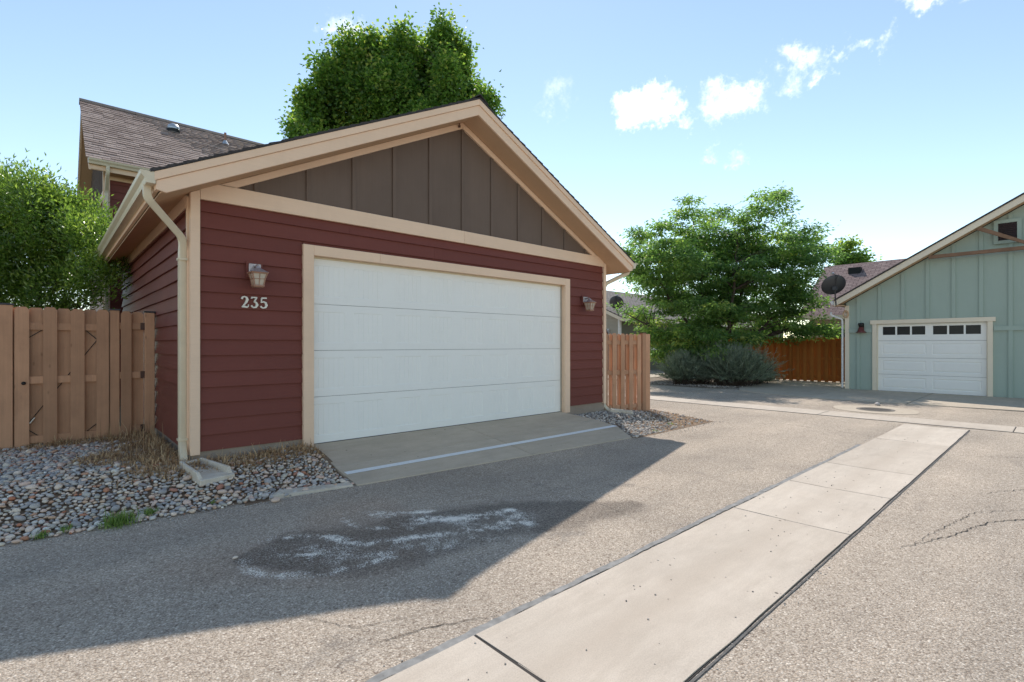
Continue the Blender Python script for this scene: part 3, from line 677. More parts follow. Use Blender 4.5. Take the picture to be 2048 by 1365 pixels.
#==GARAGE==
# ------------------------------------------------------------------ maroon garage
GX0, GX1, GY0, GY1 = 1.165, 8.59, 6.455, 13.2
XC = (GX0+GX1)/2; SL = .5; OY = 6.05; EX = XC-.79          # ridge x, slope, rake plane, half span to the eave
ZR = 5.295                                                   # top of the shingles at the ridge
gar = empty('garage', (XC, 6.5, 0), 'maroon lap-sided double garage with tan trim and white door', 'garage')
for b_ in ((GX0+.01, 2.40, 6.50, 6.9), (7.42, GX1-.01, 6.50, 6.9), (GX0+.02, GX0+.3, 6.901, GY1), (GX1-.3, GX1-.02, 6.901, GY1)): MB().box(*b_, -.1, .32).build('foundation', 'foundation', gar)
# wall cores
fw = MB()
fw.box(GX0+.03, 2.50, 6.515, 6.62, .30, 3.30).box(7.32, GX1-.03, 6.515, 6.62, .30, 3.30).box(2.5, 7.32, 6.515, 6.62, 2.66, 3.30)
fw.prism([(GX0+.2, 3.30), (GX1-.2, 3.30), (XC, 5.04)], 1, 6.515, 6.62)
front = fw.build('front_wall', 'brown_panel', gar)
side = MB().box(GX0+.03, GX0+.13, 6.63, GY1-.05, .30, 3.18).build('side_wall', 'red_siding_side', gar)
MB().box(GX1-.13, GX1-.03, 6.63, GY1-.05, .30, 3.18).box(GX0+.14, GX1-.14, GY1-.13, GY1-.05, .30, 3.2).build('rear_wall', 'red_siding', gar)

def lap(x0, x1, z0, h, parent, y=6.515, mat='red_siding'):
    """one lap board: bottom edge proud of the wall, top tucked under the next"""
    f0, f1 = y-.037, y-.009
    MB().prism([(y, z0), (f0, z0), (f1, z0+h), (y, z0+h)], 0, x0, x1).build('siding_board', mat, parent)
EXPO = .178
for k in range(16):
    z = .315+k*EXPO; h = min(EXPO+.012, 3.135-z)
    if k <= 13:
        a, b = 1.24, 2.385
        lap(a, b, z, h, front); lap(7.435, 8.52, z, h, front)
        if k == 13: lap(2.39, 7.43, 2.70, z+h-2.70, front)
    else:
        cuts = [1.24, 4.36, 8.52] if k == 14 else [1.24, 3.0, 6.6, 8.52]
        for a, b in zip(cuts[:-1], cuts[1:]): lap(a+.001, b-.001, z, h, front)
# side boards, slightly warped
for k in range(16):
    z = .315+k*EXPO; h = EXPO+.012
    cuts = [6.60, 9.9, 13.15] if k % 3 == 0 else ([6.60, 11.2, 13.15] if k % 3 == 1 else [6.60, 7.35 if k == 8 else 8.6, 12.2, 13.15])
    for a, b in zip(cuts[:-1], cuts[1:]):
        n = 12; vs_ = []
        for i in range(n+1):
            y = a+.001+(b-a-.002)*i/n; w = .008*mnoise.noise((y*.9, k*3.3, 0)); wz = .010*mnoise.noise((y*.8, k*5.1, 7))
            x = GX0+.03
            vs_ += [(x, y, z+wz), (x-.040+w, y, z+wz), (x-.008+w*.3, y, z+h), (x, y, z+h)]
        fs = [(i*4+q, (i+1)*4+q, (i+1)*4+(q+1) % 4, i*4+(q+1) % 4) for i in range(n) for q in range(4)] + [(0,1,2,3), (n*4+3, n*4+2, n*4+1, n*4)]
        MB().add(vs_, fs).build('siding_board', 'red_siding_side', side)
# gable panels and battens
soff = lambda x: ZR-.27-SL*abs(x-XC)                         # soffit height at the wall
bat = [XC+.61*k for k in range(-5, 6)]
edges = [1.3]+bat+[8.46]
for a, b in zip(edges[:-1], edges[1:]):
    a2, b2 = a+.002, b-.002
    pl = [(a2, 3.25), (b2, 3.25), (b2, soff(b2)-.01), (a2, soff(a2)-.01)]
    if soff(a2)-.01 < 3.26: pl = [(1.45, 3.25), (b2, 3.25), (b2, soff(b2)-.01)]
    if soff(b2)-.01 < 3.26: pl = [(a2, 3.25), (8.31, 3.25), (a2, soff(a2)-.01)]
    MB().prism(pl, 1, 6.500, 6.514).build('gable_panel', 'brown_panel', front)
for x in bat:
    z1 = soff(x)-.02
    if z1 > 3.32:
        MB().prism([(x-.008, 3.25), (x+.045, 3.25), (x+.045, min(z1, soff(x+.045)-.02)), (x-.008, min(z1, soff(x-.008)-.02))], 1, 6.480, 6.499).build('batten', 'brown_panel', front)
# trim boards
def trim(mb, mat='tan_trim', name='trim_board', par=gar): return mb.build(name, mat, par, False, .003)
trim(MB().box(1.262, 4.9, 6.455, 6.499, 3.112, 3.306), 'tan_trim_long', 'band_board'); trim(MB().box(4.902, 8.508, 6.455, 6.499, 3.112, 3.306), 'tan_trim_long', 'band_board')
trim(MB().prism([(GX0, .285), (1.258, .285), (1.258, soff(1.258)-.004), (GX0, soff(GX0)-.004)], 1, 6.452, 6.54), name='corner_board')
trim(MB().prism([(8.512, .285), (GX1, .285), (GX1, soff(GX1)-.004), (8.512, soff(8.512)-.004)], 1, 6.452, 6.54), name='corner_board')
trim(MB().box(GX0-.018, GX0+.03, 6.541, 6.595, .285, 3.14), name='corner_board')
trim(MB().box(GX1-.03, GX1+.004, 6.541, 6.595, .285, 3.14), name='corner_board')
for s in (-1, 1):                                            # rake frieze against the gable siding
    x0 = XC+s*(XC-1.259); z = lambda x, d: soff(x)-d
    trim(MB().prism([(XC+s*.001, soff(XC)-.003), (x0, soff(x0)-.003), (x0, max(3.308, soff(x0)-.095)), (XC+s*(XC-1.62), 3.308), (XC+s*.001, soff(XC)-.095)], 1, 6.457, 6.499), 'tan_trim_long', 'rake_frieze')
trim(MB().box(GX0-.022, GX0+.03, 6.60, GY1, 3.02, 3.17), 'tan_trim', 'eave_frieze')
# door casing and jambs
trim(MB().box(2.378, 2.512, 6.445, 6.499, .20, 2.765), name='door_casing'); trim(MB().box(7.308, 7.442, 6.445, 6.499, .20, 2.765), name='door_casing')
trim(MB().box(2.5125, 3.43, 6.445, 6.499, 2.638, 2.765), 'tan_trim_long', 'door_casing'); trim(MB().box(3.432, 7.3075, 6.445, 6.499, 2.638, 2.765), 'tan_trim_long', 'door_casing')
trim(MB().box(2.495, 2.510, 6.4995, 6.64, .20, 2.66), name='jamb'); trim(MB().box(7.312, 7.327, 6.4995, 6.64, .20, 2.66), name='jamb'); trim(MB().box(2.511, 7.311, 6.4995, 6.64, 2.642, 2.657), 'tan_trim_long', 'jamb')
MB().box(7.285, 7.311, 6.545, 6.575, .21, 2.64).build('weather_seal', 'seal', gar); MB().box(2.511, 2.525, 6.545, 6.575, .21, 2.64).build('weather_seal', 'seal', gar); MB().box(2.526, 7.284, 6.545, 6.575, 2.615, 2.641).build('weather_seal', 'cream_metal', gar)
MB().box(2.52, 7.3, 6.60, 6.63, .20, 2.65).build('door_backing', 'door_shadow_gap', gar)
# sectional door: four sections, each with eight pressed carriage panels
D0, D1, DZ0, DZ1 = 2.516, 7.306, .222, 2.632; DY = 6.560
sh_ = (DZ1-DZ0)/4
pw_ = .435
pcs = []
for q in range(4):                                           # panels sit in pairs
    c0 = 2.532+q*1.2
    pcs += [c0, c0+pw_+.125]
def pressed_panel(x0, x1, z0, z1, y):
    """recessed field with a bevelled edge and vertical bead grooves"""
    mb = MB(); e = .008; dpt = .0045
    o_ = [(x0,y,z0),(x1,y,z0),(x1,y,z1),(x0,y,z1)]; i_ = [(x0+e,y+dpt,z0+e),(x1-e,y+dpt,z0+e),(x1-e,y+dpt,z1-e),(x0+e,y+dpt,z1-e)]
    mb.add(o_+i_, [(0,1,5,4),(1,2,6,5),(2,3,7,6),(3,0,4,7)])
    n = 6; xs = [x0+e]; prof = [dpt]
    for k in range(1, n):
        xc = x0+e+(x1-x0-2*e)*k/n
        xs += [xc-.004, xc, xc+.004]; prof += [dpt, dpt+.004, dpt]
    xs.append(x1-e); prof.append(dpt); vs_ = []
    for xx, pp_ in zip(xs, prof): vs_ += [(xx, y+pp_, z0+e), (xx, y+pp_, z1-e)]
    mb.add(vs_, [(2*i, 2*i+2, 2*i+3, 2*i+1) for i in range(len(xs)-1)])
    return mb
for s in range(4):
    z0 = DZ0+s*sh_+.002; z1 = DZ0+(s+1)*sh_-.003; pz0, pz1 = z0+.095, z1-.095
    mb = MB(); xs = [D0]+[v for p in pcs for v in (p, p+pw_)]+[D1]
    for i in range(len(xs)-1):
        a, b = xs[i], xs[i+1]
        if i % 2 == 0: mb.box(a, b, DY, DY+.04, z0, z1)
        else: mb.box(a, b, DY, DY+.04, z0, pz0).box(a, b, DY, DY+.04, pz1, z1)
    sec = mb.build('door_section', 'white_door', gar)
    # clean coincident internal faces
    bm = bmesh.new(); bm.from_mesh(sec.data); bmesh.ops.remove_doubles(bm, verts=bm.verts, dist=1e-5)
    fs = {}
    for f in bm.faces: fs.setdefault(tuple(sorted(v.index for v in f.verts)), []).append(f)
    dele = [f for l in fs.values() if len(l) > 1 for f in l]; bmesh.ops.delete(bm, geom=dele, context='FACES'); bm.to_mesh(sec.data); bm.free()
    for p in pcs: pressed_panel(p, p+pw_, pz0, pz1, DY).build('pressed_panel', 'white_door', sec)
MB().box(2.515, 2.527, 6.52, 6.546, 1.52, 1.76).build('strike_plate', 'rust_bracket', gar)
MB().box(D0, D1, DY-.004, DY+.03, .205, .2215).build('bottom_seal', 'door_shadow_gap', gar)

# roof
def roof_slab(mb, d0, d1, x_in, x_out, y0, y1, s):
    """plank under the roof plane between depths d0,d1 (vertical) from ridge side to eave side"""
    zt = lambda x: ZR-SL*abs(x-XC)
    p = [(x_in, zt(x_in)-d0), (x_out, zt(x_out)-d0), (x_out, zt(x_out)-d1), (x_in, zt(x_in)-d1)]
    return mb.prism(p, 1, y0, y1)
for s in (-1, 1):
    xo = XC+s*EX if s < 0 else XC+EX*.79/.79
    xo = XC+s*4.09
    roof_slab(MB(), .047, .075, XC, xo, OY+.03, GY1+.4, s).build('roof_deck', 'soffit', gar)
    # stepped shingle courses
    mb = MB(); n = 30
    for k in range(n):
        a = s*(4.11*(k/n)); b = s*(4.11*((k+1)/n)+.012)
        za = ZR-.047-SL*abs(a); zb = ZR-.047-SL*abs(b); th = .012
        y0 = OY-.022+.008*random.random()
        nseg = 14; vs_ = []
        for i in range(nseg+1):
            yy = y0+(GY1+.42-y0)*i/nseg
            dz = .006*random.random()
            vs_ += [(XC+a, yy, za+.002), (XC+a, yy, za+.020), (XC+b, yy, zb+.034+dz), (XC+b, yy, zb+.002)]
        mb.add(vs_, [(i*4+q, (i+1)*4+q, (i+1)*4+(q+1) % 4, i*4+(q+1) % 4) for i in range(nseg) for q in range(4)] + [(0,1,2,3), (nseg*4+3, nseg*4+2, nseg*4+1, nseg*4)])
    mb.build('shingles', 'shingle_dark', gar)
    # rake boards
    trim(roof_slab(MB(), .048, .135, XC, xo, OY-.012, OY+.028, s), 'tan_trim_long', 'rake_shadow_board')
    lx = XC+s*4.03
    zt = lambda x: ZR-SL*abs(x-XC)
    xe = XC+s*3.93
    trim(MB().prism([(XC, zt(XC)-.137), (xo-s*.015, zt(xo-s*.015)-.137), (xo-s*.015, zt(xo)-.215), (xo-s*.10, zt(xo-s*.10)-.285), (XC, zt(XC)-.285)], 1, OY+.006, OY+.040), 'tan_trim_long', 'rake_board')
    roof_slab(MB(), .255, .270, XC, xo-s*.05, OY+.041, 6.455, s).build('soffit', 'soffit', gar)
    xi = XC+s*(XC-GX0-.02)
    roof_slab(MB(), .255, .270, xi, xo-s*.05, 6.457, GY1+.36, s).build('soffit', 'soffit', gar)
    xf = sorted((xo-s*.05, xo-s*.012)); zt_ = zt(xo)
    trim(MB().box(xf[0], xf[1], OY+.041, GY1+.4, zt_-.215, zt_-.06), 'tan_trim', 'eave_fascia')
MB().lathe([(0, 0), (.018, .0), (.018, .03), (.008, .035), (.008, .06), (0, .06)], (XC-.09, 6.43, soff(XC)-.11), 8).build('hook', 'rust_bracket', gar)
rc = MB()
for k in range(26):
    y = OY-.03+k*.29
    rc.prism([(XC-.16, ZR-.02-SL*.16+.004), (XC, ZR+.012), (XC+.16, ZR-.02-SL*.16+.004), (XC+.16, ZR-.02-SL*.16+.016), (XC, ZR+.028), (XC-.16, ZR-.02-SL*.16+.016)], 1, y, y+.30)
rc.build('ridge_cap', 'shingle_dark', gar)
# gutters and downspouts
def kgutter(x, s, y0, y1, zt, par, mat='cream_metal'):
    """K-style gutter: x is the fascia face, s the outward direction"""
    prof = [(0, zt), (0, zt-.115), (.075, zt-.115), (.088, zt-.07), (.118, zt-.035), (.125, zt), (.112, zt), (.108, zt-.012), (.105, zt-.03), (.076, zt-.065), (.066, zt-.107), (.008, zt-.107), (.008, zt)]
    mb = MB().prism([(x+s*a, z) for a, z in prof], 1, y0+.004, y1)
    cap = [(0, zt), (0, zt-.115), (.075, zt-.115), (.088, zt-.07), (.118, zt-.035), (.125, zt)]
    mb.prism([(x+s*a, z) for a, z in cap], 1, y0, y0+.0035)
    return mb.build('gutter', mat, par)
ge = XC-4.09; kgutter(ge+.010, -1, OY-.01, GY1+.4, ZR-SL*4.09-.052, gar)
kgutter(XC+4.09-.010, 1, OY-.01, GY1+.4, ZR-SL*4.09-.052, gar)
def bend(pts, r=.09, n=6):
    out = [Vector(pts[0])]
    for i in range(1, len(pts)-1):
        p = Vector(pts[i]); a = (Vector(pts[i-1])-p); b = (Vector(pts[i+1])-p); r2 = min(r, a.length*.45, b.length*.45); a.normalize(); b.normalize()
        for k in range(n+1):
            t = k/n; out.append((p+a*r2)*(1-t)**2 + p*2*t*(1-t) + (p+b*r2)*t*t)
    out.append(Vector(pts[-1])); return out
def spout(pts, par, mat='cream_metal', r=.046, flat=.8, name='downspout', n=4):
    return MB().tube(bend(pts), r, n, True, flat).build(name, mat, par, False, .006)
zg = ZR-SL*4.09-.16
sx_ = GX0-.055
ds = spout([(ge-.04, 6.20, zg), (ge-.04, 6.20, zg-.12), (sx_, 6.53, 2.66), (sx_, 6.575, 2.50), (sx_, 6.575, .42), (sx_-.01, 6.44, .20)], gar, r=.050)
for q in (-.018, 0, .018):
    MB().box(sx_-.0385, sx_-.034, 6.575+q-.004, 6.575+q+.004, .5, 2.42).build('rib', 'cream_metal', ds)
for zz in (.46, 2.44): MB().box(sx_-.046, sx_+.044, 6.528, 6.622, zz-.012, zz+.012).build('strap', 'cream_metal', ds)
spout([(XC+4.09+.04, 6.2, zg), (XC+4.09+.04, 6.2, zg-.08), (GX1+.05, 6.5, 2.78), (GX1+.05, 6.56, 2.68), (GX1+.05, 6.56, .22), (GX1+.08, 6.44, .12)], gar, r=.05)

# lanterns
def lantern(x, z, label):
    e = empty('wall_lantern', (x, 6.45, z), label, 'lantern', 'wall lanterns beside the garage door')
    e.scale = (.78, .78, .78)
    def bx(n_, m, *a): return MB().box(*a).build(n_, m, e)
    bx('mounting_block', 'red_siding', x-.115, x+.115, 6.455, 6.486, z-.04, z+.20)
    MB().box(x-.085, x+.085, 6.428, 6.454, z+.03, z+.17).build('backplate', 'copper_top', e, False, .008)
    MB().tube(bend([(x, 6.43, z+.12), (x, 6.33, z+.135), (x, 6.30, z+.09)], .05), .018, 8).build('arm', 'copper_top', e, True)
    cx, cy = x, 6.30
    def fr(h0, z0, h1, z1, name, mat):
        return MB().hexa([(cx-h0,cy-h0,z0),(cx+h0,cy-h0,z0),(cx+h0,cy+h0,z0),(cx-h0,cy+h0,z0)], [(cx-h1,cy-h1,z1),(cx+h1,cy-h1,z1),(cx+h1,cy+h1,z1),(cx-h1,cy+h1,z1)]).build(name, mat, e)
    fr(.122, z+.022, .030, z+.088, 'roof', 'copper_top'); fr(.030, z+.0885, .016, z+.115, 'finial', 'copper_top')
    fr(.112, z+.002, .122, z+.0215, 'eave_rim', 'copper_paint')
    fr(.060, z-.165, .094, z+.0015, 'glass', 'lamp_glass')
    fr(.076, z-.185, .074, z-.1655, 'base_rim', 'copper_paint'); fr(.060, z-.20, .070, z-.1855, 'base', 'copper_paint')
    for sx2, sy2 in ((-1,-1),(1,-1),(1,1),(-1,1)):
        MB().tube([(cx+sx2*.062, cy+sy2*.062, z-.166), (cx+sx2*.078, cy+sy2*.078, z-.07), (cx+sx2*.100, cy+sy2*.100, z+.002)], .011, 4).build('corner_bar', 'copper_paint', e)
    for (dx, dy) in ((0,-1),(-1,0),(1,0)):
        a0, a1 = .064, .098
        MB().tube([(cx+dx*a0, cy+dy*a0, z-.165), (cx+dx*a1, cy+dy*a1, z)], .006, 4).build('glazing_bar', 'copper_paint', e)
        h = .082
        if dy: MB().tube([(cx-.076, cy-h, z-.075), (cx+.076, cy-h, z-.075)], .006, 4).build('glazing_bar', 'copper_paint', e)
        else: MB().tube([(cx+dx*h, cy-.076, z-.075), (cx+dx*h, cy+.076, z-.075)], .006, 4).build('glazing_bar', 'copper_paint', e)
lantern(1.815, 2.32, 'copper lantern on the maroon wall above the house number')
lantern(7.90, 2.32, 'copper lantern on the maroon wall right of the garage door')

# house number
def digit(ch, x, z, par, h=.135):
    S = {'2': [((.06,.74,.16),(.14,.9,.17),(.36,.97,.12),(.62,.9,.18),(.72,.72,.24),(.6,.5,.2),(.35,.28,.14),(.12,.08,.1)), ((.06,.07,.12),(.4,.1,.2),(.7,.06,.14),(.84,.16,.1),(.86,.3,.06))],
         '3': [((.1,.82,.16),(.12,.93,.14),(.5,.93,.14),(.76,.93,.12)), ((.74,.92,.1),(.56,.74,.12),(.42,.58,.13)), ((.40,.57,.12),(.64,.5,.18),(.78,.3,.24),(.62,.1,.18),(.34,.04,.12),(.12,.14,.16),(.07,.24,.13))],
         '5': [((.2,.92,.14),(.5,.92,.16),(.82,.93,.15)), ((.2,.92,.12),(.17,.7,.1),(.15,.5,.12)), ((.15,.52,.1),(.42,.6,.16),(.70,.5,.2),(.78,.3,.24),(.66,.1,.18),(.36,.04,.12),(.12,.12,.16),(.07,.22,.13))]}
    mb = MB()
    for zi, st in enumerate(S[ch]):
        P = [(a*h*.66, b*h, w*h*.86) for a, b, w in st]; vs_ = []; n = len(P); yy = 6.464-.0006*zi
        for i, (a, b, w) in enumerate(P):
            a1, b1, _ = P[min(i+1, n-1)]; a0, b0, _ = P[max(i-1, 0)]; t = Vector((a1-a0, b1-b0)).normalized(); q = Vector((-t.y, t.x))*w/2
            for yv in (yy, 6.492): vs_ += [(x+a-q.x, yv, z+b-q.y), (x+a+q.x, yv, z+b+q.y)]
        fs = []
        for i in range(n-1):
            k = i*4; fs += [(k, k+1, k+5, k+4), (k+1, k+3, k+7, k+5), (k+3, k+2, k+6, k+7), (k+2, k, k+4, k+6)]
        fs += [(0, 2, 3, 1), ((n-1)*4, (n-1)*4+1, (n-1)*4+3, (n-1)*4+2)]
        mb.add(vs_, fs)
    return mb.build('digit', 'number_white', par)
hn = empty('house_number', (1.82, 6.48, 1.93), 'white metal house number 235 on the maroon siding', 'house number')
for ch, x in zip('235', (1.676, 1.778, 1.880)): digit(ch, x, 1.932, hn)

# splash blocks
def splash(x, y, z, rot, L, W, label):
    e = empty('splash_block', (x, y, z), label, 'splash block', 'concrete splash blocks under downspouts')
    e.rotation_euler = (R(4), 0, rot); w0, w1 = W*.34, W*.5
    MB().hexa([(-w0,L/2,-.04),(w0,L/2,-.04),(w1,-L/2,-.04),(-w1,-L/2,-.04)], [(-w0,L/2,.03),(w0,L/2,.03),(w1,-L/2,.015),(-w1,-L/2,.015)]).build('tray', 'splash_concrete', e, False, .006, True)
    for s in (-1, 1):
        MB().hexa([(s*w0,L/2,-.03),(s*(w0-.045),L/2,-.03),(s*(w1-.05),-L/2,-.03),(s*w1,-L/2,-.03)], [(s*w0,L/2-.02,.085),(s*(w0-.03),L/2-.02,.085),(s*(w1-.035),-L/2+.1,.075),(s*w1,-L/2+.1,.075)]).build('rim', 'splash_concrete', e, False, .006, True)
    MB().box(-w0+.05, w0-.05, L/2-.05, L/2, .0, .07).build('rim', 'splash_concrete', e, False, .006, True)
splash(1.22, 6.10, .165, R(14), .60, .34, 'whitish concrete splash block in dead grass under the left downspout')
splash(8.70, 6.12, .085, R(35), .55, .30, 'pale concrete splash block in gravel by the right fence')

#==FENCES==
def picket(x0, x1, y0, y1, z0, z1, dog=.035):
    return MB().prism([(x0, z0), (x1, z0), (x1, z1-dog), (x1-dog*.8, z1), (x0+dog*.8, z1), (x0, z1-dog)], 1, y0, y1)
# left tan gate and fence between the tall post and the garage wall
FY = 8.80
gt = empty('fence_gate', (.17, FY, .2), 'tan board-on-board gate with wire bracing beside the garage', 'gate')
fxs = [(-.282, -.149), (-.021, .112), (.242, .382), (.505, .635)]
for i, (a, b) in enumerate(fxs):
    picket(a, b, FY-.020, FY, .20-.01*i, 1.975+.006*math.sin(i*2)).build('picket', 'fence_tan', gt)
for i, (a, b) in enumerate([(-.305, -.165), (-.162, -.012), (.10, .250), (.37, .515), (.518, .646)]):
    picket(a, b, FY+.041, FY+.060, .24, 1.972).build('picket', 'fence_tan', gt)
for z in (.30, 1.05, 1.73): MB().box(-.28, .633, FY+.001, FY+.040, z-.04, z+.05).build('rail', 'fence_tan', gt)
W = lambda a, b, r=.004, m='black_metal', n='brace_wire': MB().tube([(a[0], FY+.030, a[1]), (b[0], FY+.030, b[1])], r, 6).build(n, m, gt)
W((-.24, .38), (.58, 1.67)); MB().tube([(-.145, FY+.012, .51), (-.10, FY+.012, .58)], .009, 6).build('turnbuckle', 'galvanized', gt)
for a, b in (((-.24, 1.52), (-.03, 1.69)), ((.58, 1.50), (.40, 1.69)), ((-.24, .50), (-.05, .33)), ((.58, .50), (.40, .34))):
    MB().tube([(a[0], FY+.034, a[1]), (b[0], FY+.034, b[1])], .006, 4).build('corner_brace', 'black_metal', gt)
MB().lathe([(0, 0), (.022, 0), (.022, .012), (.012, .02), (0, .02)], (-.2, FY-.021, 1.02), 12, __import__('mathutils').Matrix.Rotation(R(90), 3, 'X')).build('latch', 'black_metal', gt)
fl = empty('fence', (.9, FY, .2), 'narrow tan fence panel between the gate and the maroon wall', 'fence')
picket(.765, .882, FY-.02, FY, .22, 1.965).build('picket', 'fence_tan', fl); picket(.885, 1.025, FY+.041, FY+.06, .22, 1.96).build('picket', 'fence_tan', fl)
for z in (.33, 1.08, 1.76):
    MB().box(.755, 1.034, FY+.001, FY+.040, z-.045, z+.045).build('rail', 'fence_tan', fl); MB().box(.985, 1.034, FY-.004, FY+.0005, z-.05, z+.05).build('bracket', 'rust_bracket', fl)
def post(x0, x1, y0, y1, z1, label, mat='fence_tan', z0=.05):
    e = empty('fence_post', ((x0+x1)/2, y0, z0), label, 'post', 'tan fence posts with dark caps' if mat == 'fence_tan' else None)
    MB().box(x0, x1, y0, y1, z0, z1).build('post', mat, e, False, .004)
    MB().box(x0-.008, x1+.008, y0-.008, y1+.008, z1, z1+.022).build('cap', 'cap_dark', e)
post(-.415, -.295, FY-.03, FY+.09, 1.99, 'tall tan fence post with dark cap at the left edge')
post(.648, .752, FY-.01, FY+.08, 1.97, 'tan fence post with dark cap between gate and narrow panel')
post(1.036, 1.150, FY-.01, FY+.08, 1.955, 'tan fence post with dark cap against the maroon side wall')
fb = empty('fence', (-1.2, FY, .2), 'tan board fence running off left of the tall post', 'fence')
for k in range(6):
    x = -.56-k*.262; picket(x, x+.135, FY-.02, FY, .2, 1.97).build('picket', 'fence_tan', fb); picket(x-.14, x+.01, FY+.041, FY+.06, .2, 1.97).build('picket', 'fence_tan', fb)
for z in (.30, 1.05, 1.73): MB().box(-2.1, -.418, FY+.001, FY+.04, z-.04, z+.05).build('rail', 'fence_tan', fb)

# right tan fence, turned a little from the garage front
fr_ = empty('fence', (8.66, 6.63, 0), 'short tan shadowbox fence right of the garage', 'fence'); fr_.rotation_euler = (0, 0, R(-14))
def loc(mb, n_, m_='fence_tan'): return mb.build(n_, m_, fr_, False, 0, True)
for i, (a, b) in enumerate([(.05, .155), (.285, .395), (.515, .625), (.75, .86), (.985, 1.09)]):
    loc(picket(a, b, -.02, 0, .03, 1.755-.006*i), 'picket')
for i, a in enumerate([-.02, .205, .44, .675, .905]): loc(picket(a+.03, a+.11, .041, .06, .05, 1.74), 'picket')
for z in (.16, .90, 1.55): loc(MB().box(0, 1.12, .001, .040, z-.045, z+.045), 'rail')
pr = empty('fence_post', (8.66+1.155*math.cos(R(14)), 6.63-1.155*math.sin(R(14)), 0), 'tan post at the free end of the short fence right of the garage', 'post', 'tan fence posts with dark caps'); pr.rotation_euler = (0, 0, R(-14))
MB().box(-.03, .075, -.03, .07, -.05, 1.755).build('post', 'fence_tan', pr, False, .004, True); MB().box(-.038, .083, -.038, .078, 1.755, 1.775).build('cap', 'rust_bracket', pr, False, 0, True)
MB().box(.078, .20, -.018, .002, .02, 1.74).build('picket', 'fence_tan', pr, False, 0, True)

# orange fence by the green garage (runs along Y)
OX = 22.75
of = empty('fence', (OX, 7, 0), 'orange-stained shadowbox fence left of the green garage', 'fence')
y = 5.02; k = 0
while y < 10.2:
    z1 = 1.80+.01*math.sin(k*1.7)
    MB().prism([(y, .03), (y+.125, .03), (y+.125, z1), (y, z1)], 0, OX-.04, OX-.02).build('picket', 'fence_orange', of)
    MB().prism([(y+.145, .06), (y+.30, .06), (y+.30, z1), (y+.145, z1)], 0, OX+.062, OX+.082).build('picket', 'fence_orange', of)
    y += .258; k += 1
for z in (.25, .95, 1.6): MB().box(OX-.018, OX+.060, 5.0, 10.25, z-.045, z+.045).build('rail', 'fence_orange', of)
post(OX-.11, OX-.045, 7.62, 7.72, 1.85, 'orange-brown gate post in the stained fence behind the sage bush', 'fence_orange', 0)

#==HOUSE==
# ------------------------------------------------------------------ two-storey house behind
hx0, hx1, hy0, hy1 = 1.04, 6.2, 15.5, 20.9; HR = (18.2, 8.2); HE = (15.1, 5.80); hsl = (HR[1]-HE[1])/(HR[0]-HE[0]); rx0 = .70
hs_ = empty('house', (3.6, 16, 0), 'two-storey maroon house with brown shingle roof behind the garage', 'house')
zH = lambda y: HR[1]-hsl*abs(y-HR[0])
hwall = MB().box(hx0+.02, hx1, hy0+.02, hy1, 0, 5.72).prism([(hy0+.02, 5.721), (hy1, 5.721), (HR[0], 7.78)], 0, hx0+.02, hx1).build('wall', 'brown_panel', hs_)
for k in range(31):
    z = .2+k*.178
    MB().prism([(hy0+.02, z), (hy0-.008, z), (hy0+.008, z+.19), (hy0+.02, z+.19)], 0, hx0+.1, hx1).build('siding_board', 'red_siding', hwall)
    if z < 4.85: MB().prism([(hx0+.02, z), (hx0-.008, z), (hx0+.008, z+.19), (hx0+.02, z+.19)], 1, hy0+.1, hy1).build('siding_board', 'red_siding_side', hwall)
def hw(mb, n_, m_='tan_trim'): return mb.build(n_, m_, hs_, False, .003)
hw(MB().box(hx0-.03, hx0+.10, hy0-.03, hy0+.098, 0, 5.70), 'corner_board')
hw(MB().box(hx0-.028, hx0+.02, hy0+.1, hy1, 4.98, 5.2), 'band_board'); hw(MB().box(hx0+.10, hx1, hy0-.028, hy0+.0, 5.45, 5.62), 'frieze')
for k in range(22):
    y = hy0+.2+k*.24; z1 = zH(y)-.32
    MB().box(hx0-.012, hx0+.019, y, y+.045, 5.2, z1).build('batten', 'brown_panel', hwall)
MB().box(hx0-.02, hx0+.019, 16.6, 17.5, 3.4, 4.7).build('window', 'cream_trim', hwall)
# roof slabs
for (ya, yb) in ((HR[0], HE[0]), (HR[0], 2*HR[0]-HE[0])):
    za, zb = HR[1]-.03, HE[1]-.03
    MB().prism([(ya, za), (yb, zb), (yb, zb-.05), (ya, za-.05)], 0, rx0+.02, hx1+.35).build('roof_deck', 'shingle_dark', hs_)
    MB().prism([(ya, za-.052), (yb, zb-.052), (yb, zb-.25), (ya, za-.25)], 0, rx0+.03, rx0+.07).build('rake_board', 'tan_trim', hs_)
    MB().prism([(ya, za-.22), (yb, zb-.22), (yb, zb-.235), (ya, za-.235)], 0, rx0+.071, hx0+.015).build('soffit', 'soffit', hs_)
hw(MB().box(rx0+.04, hx1+.35, HE[0]+.001, HE[0]+.03, HE[1]-.27, HE[1]-.085), 'eave_fascia')
MB().box(hx0+.02, hx1, HE[0]+.031, hy0-.03, HE[1]-.255, HE[1]-.24).build('soffit', 'soffit', hs_)
MB().prism([(HE[0]-y_, z_) for y_, z_ in ((0, 5.76), (0, 5.645), (.075, 5.645), (.088, 5.69), (.118, 5.725), (.125, 5.76))], 0, rx0+.02, hx1+.35).build('gutter', 'cream_metal', hs_)
spout([(hx0+.03, HE[0]-.05, 5.66), (hx0+.03, HE[0]-.05, 5.5), (hx0+.03, hy0-.07, 5.15), (hx0+.03, hy0-.07, 5.0), (hx0+.03, hy0-.07, .3)], hs_, r=.05)
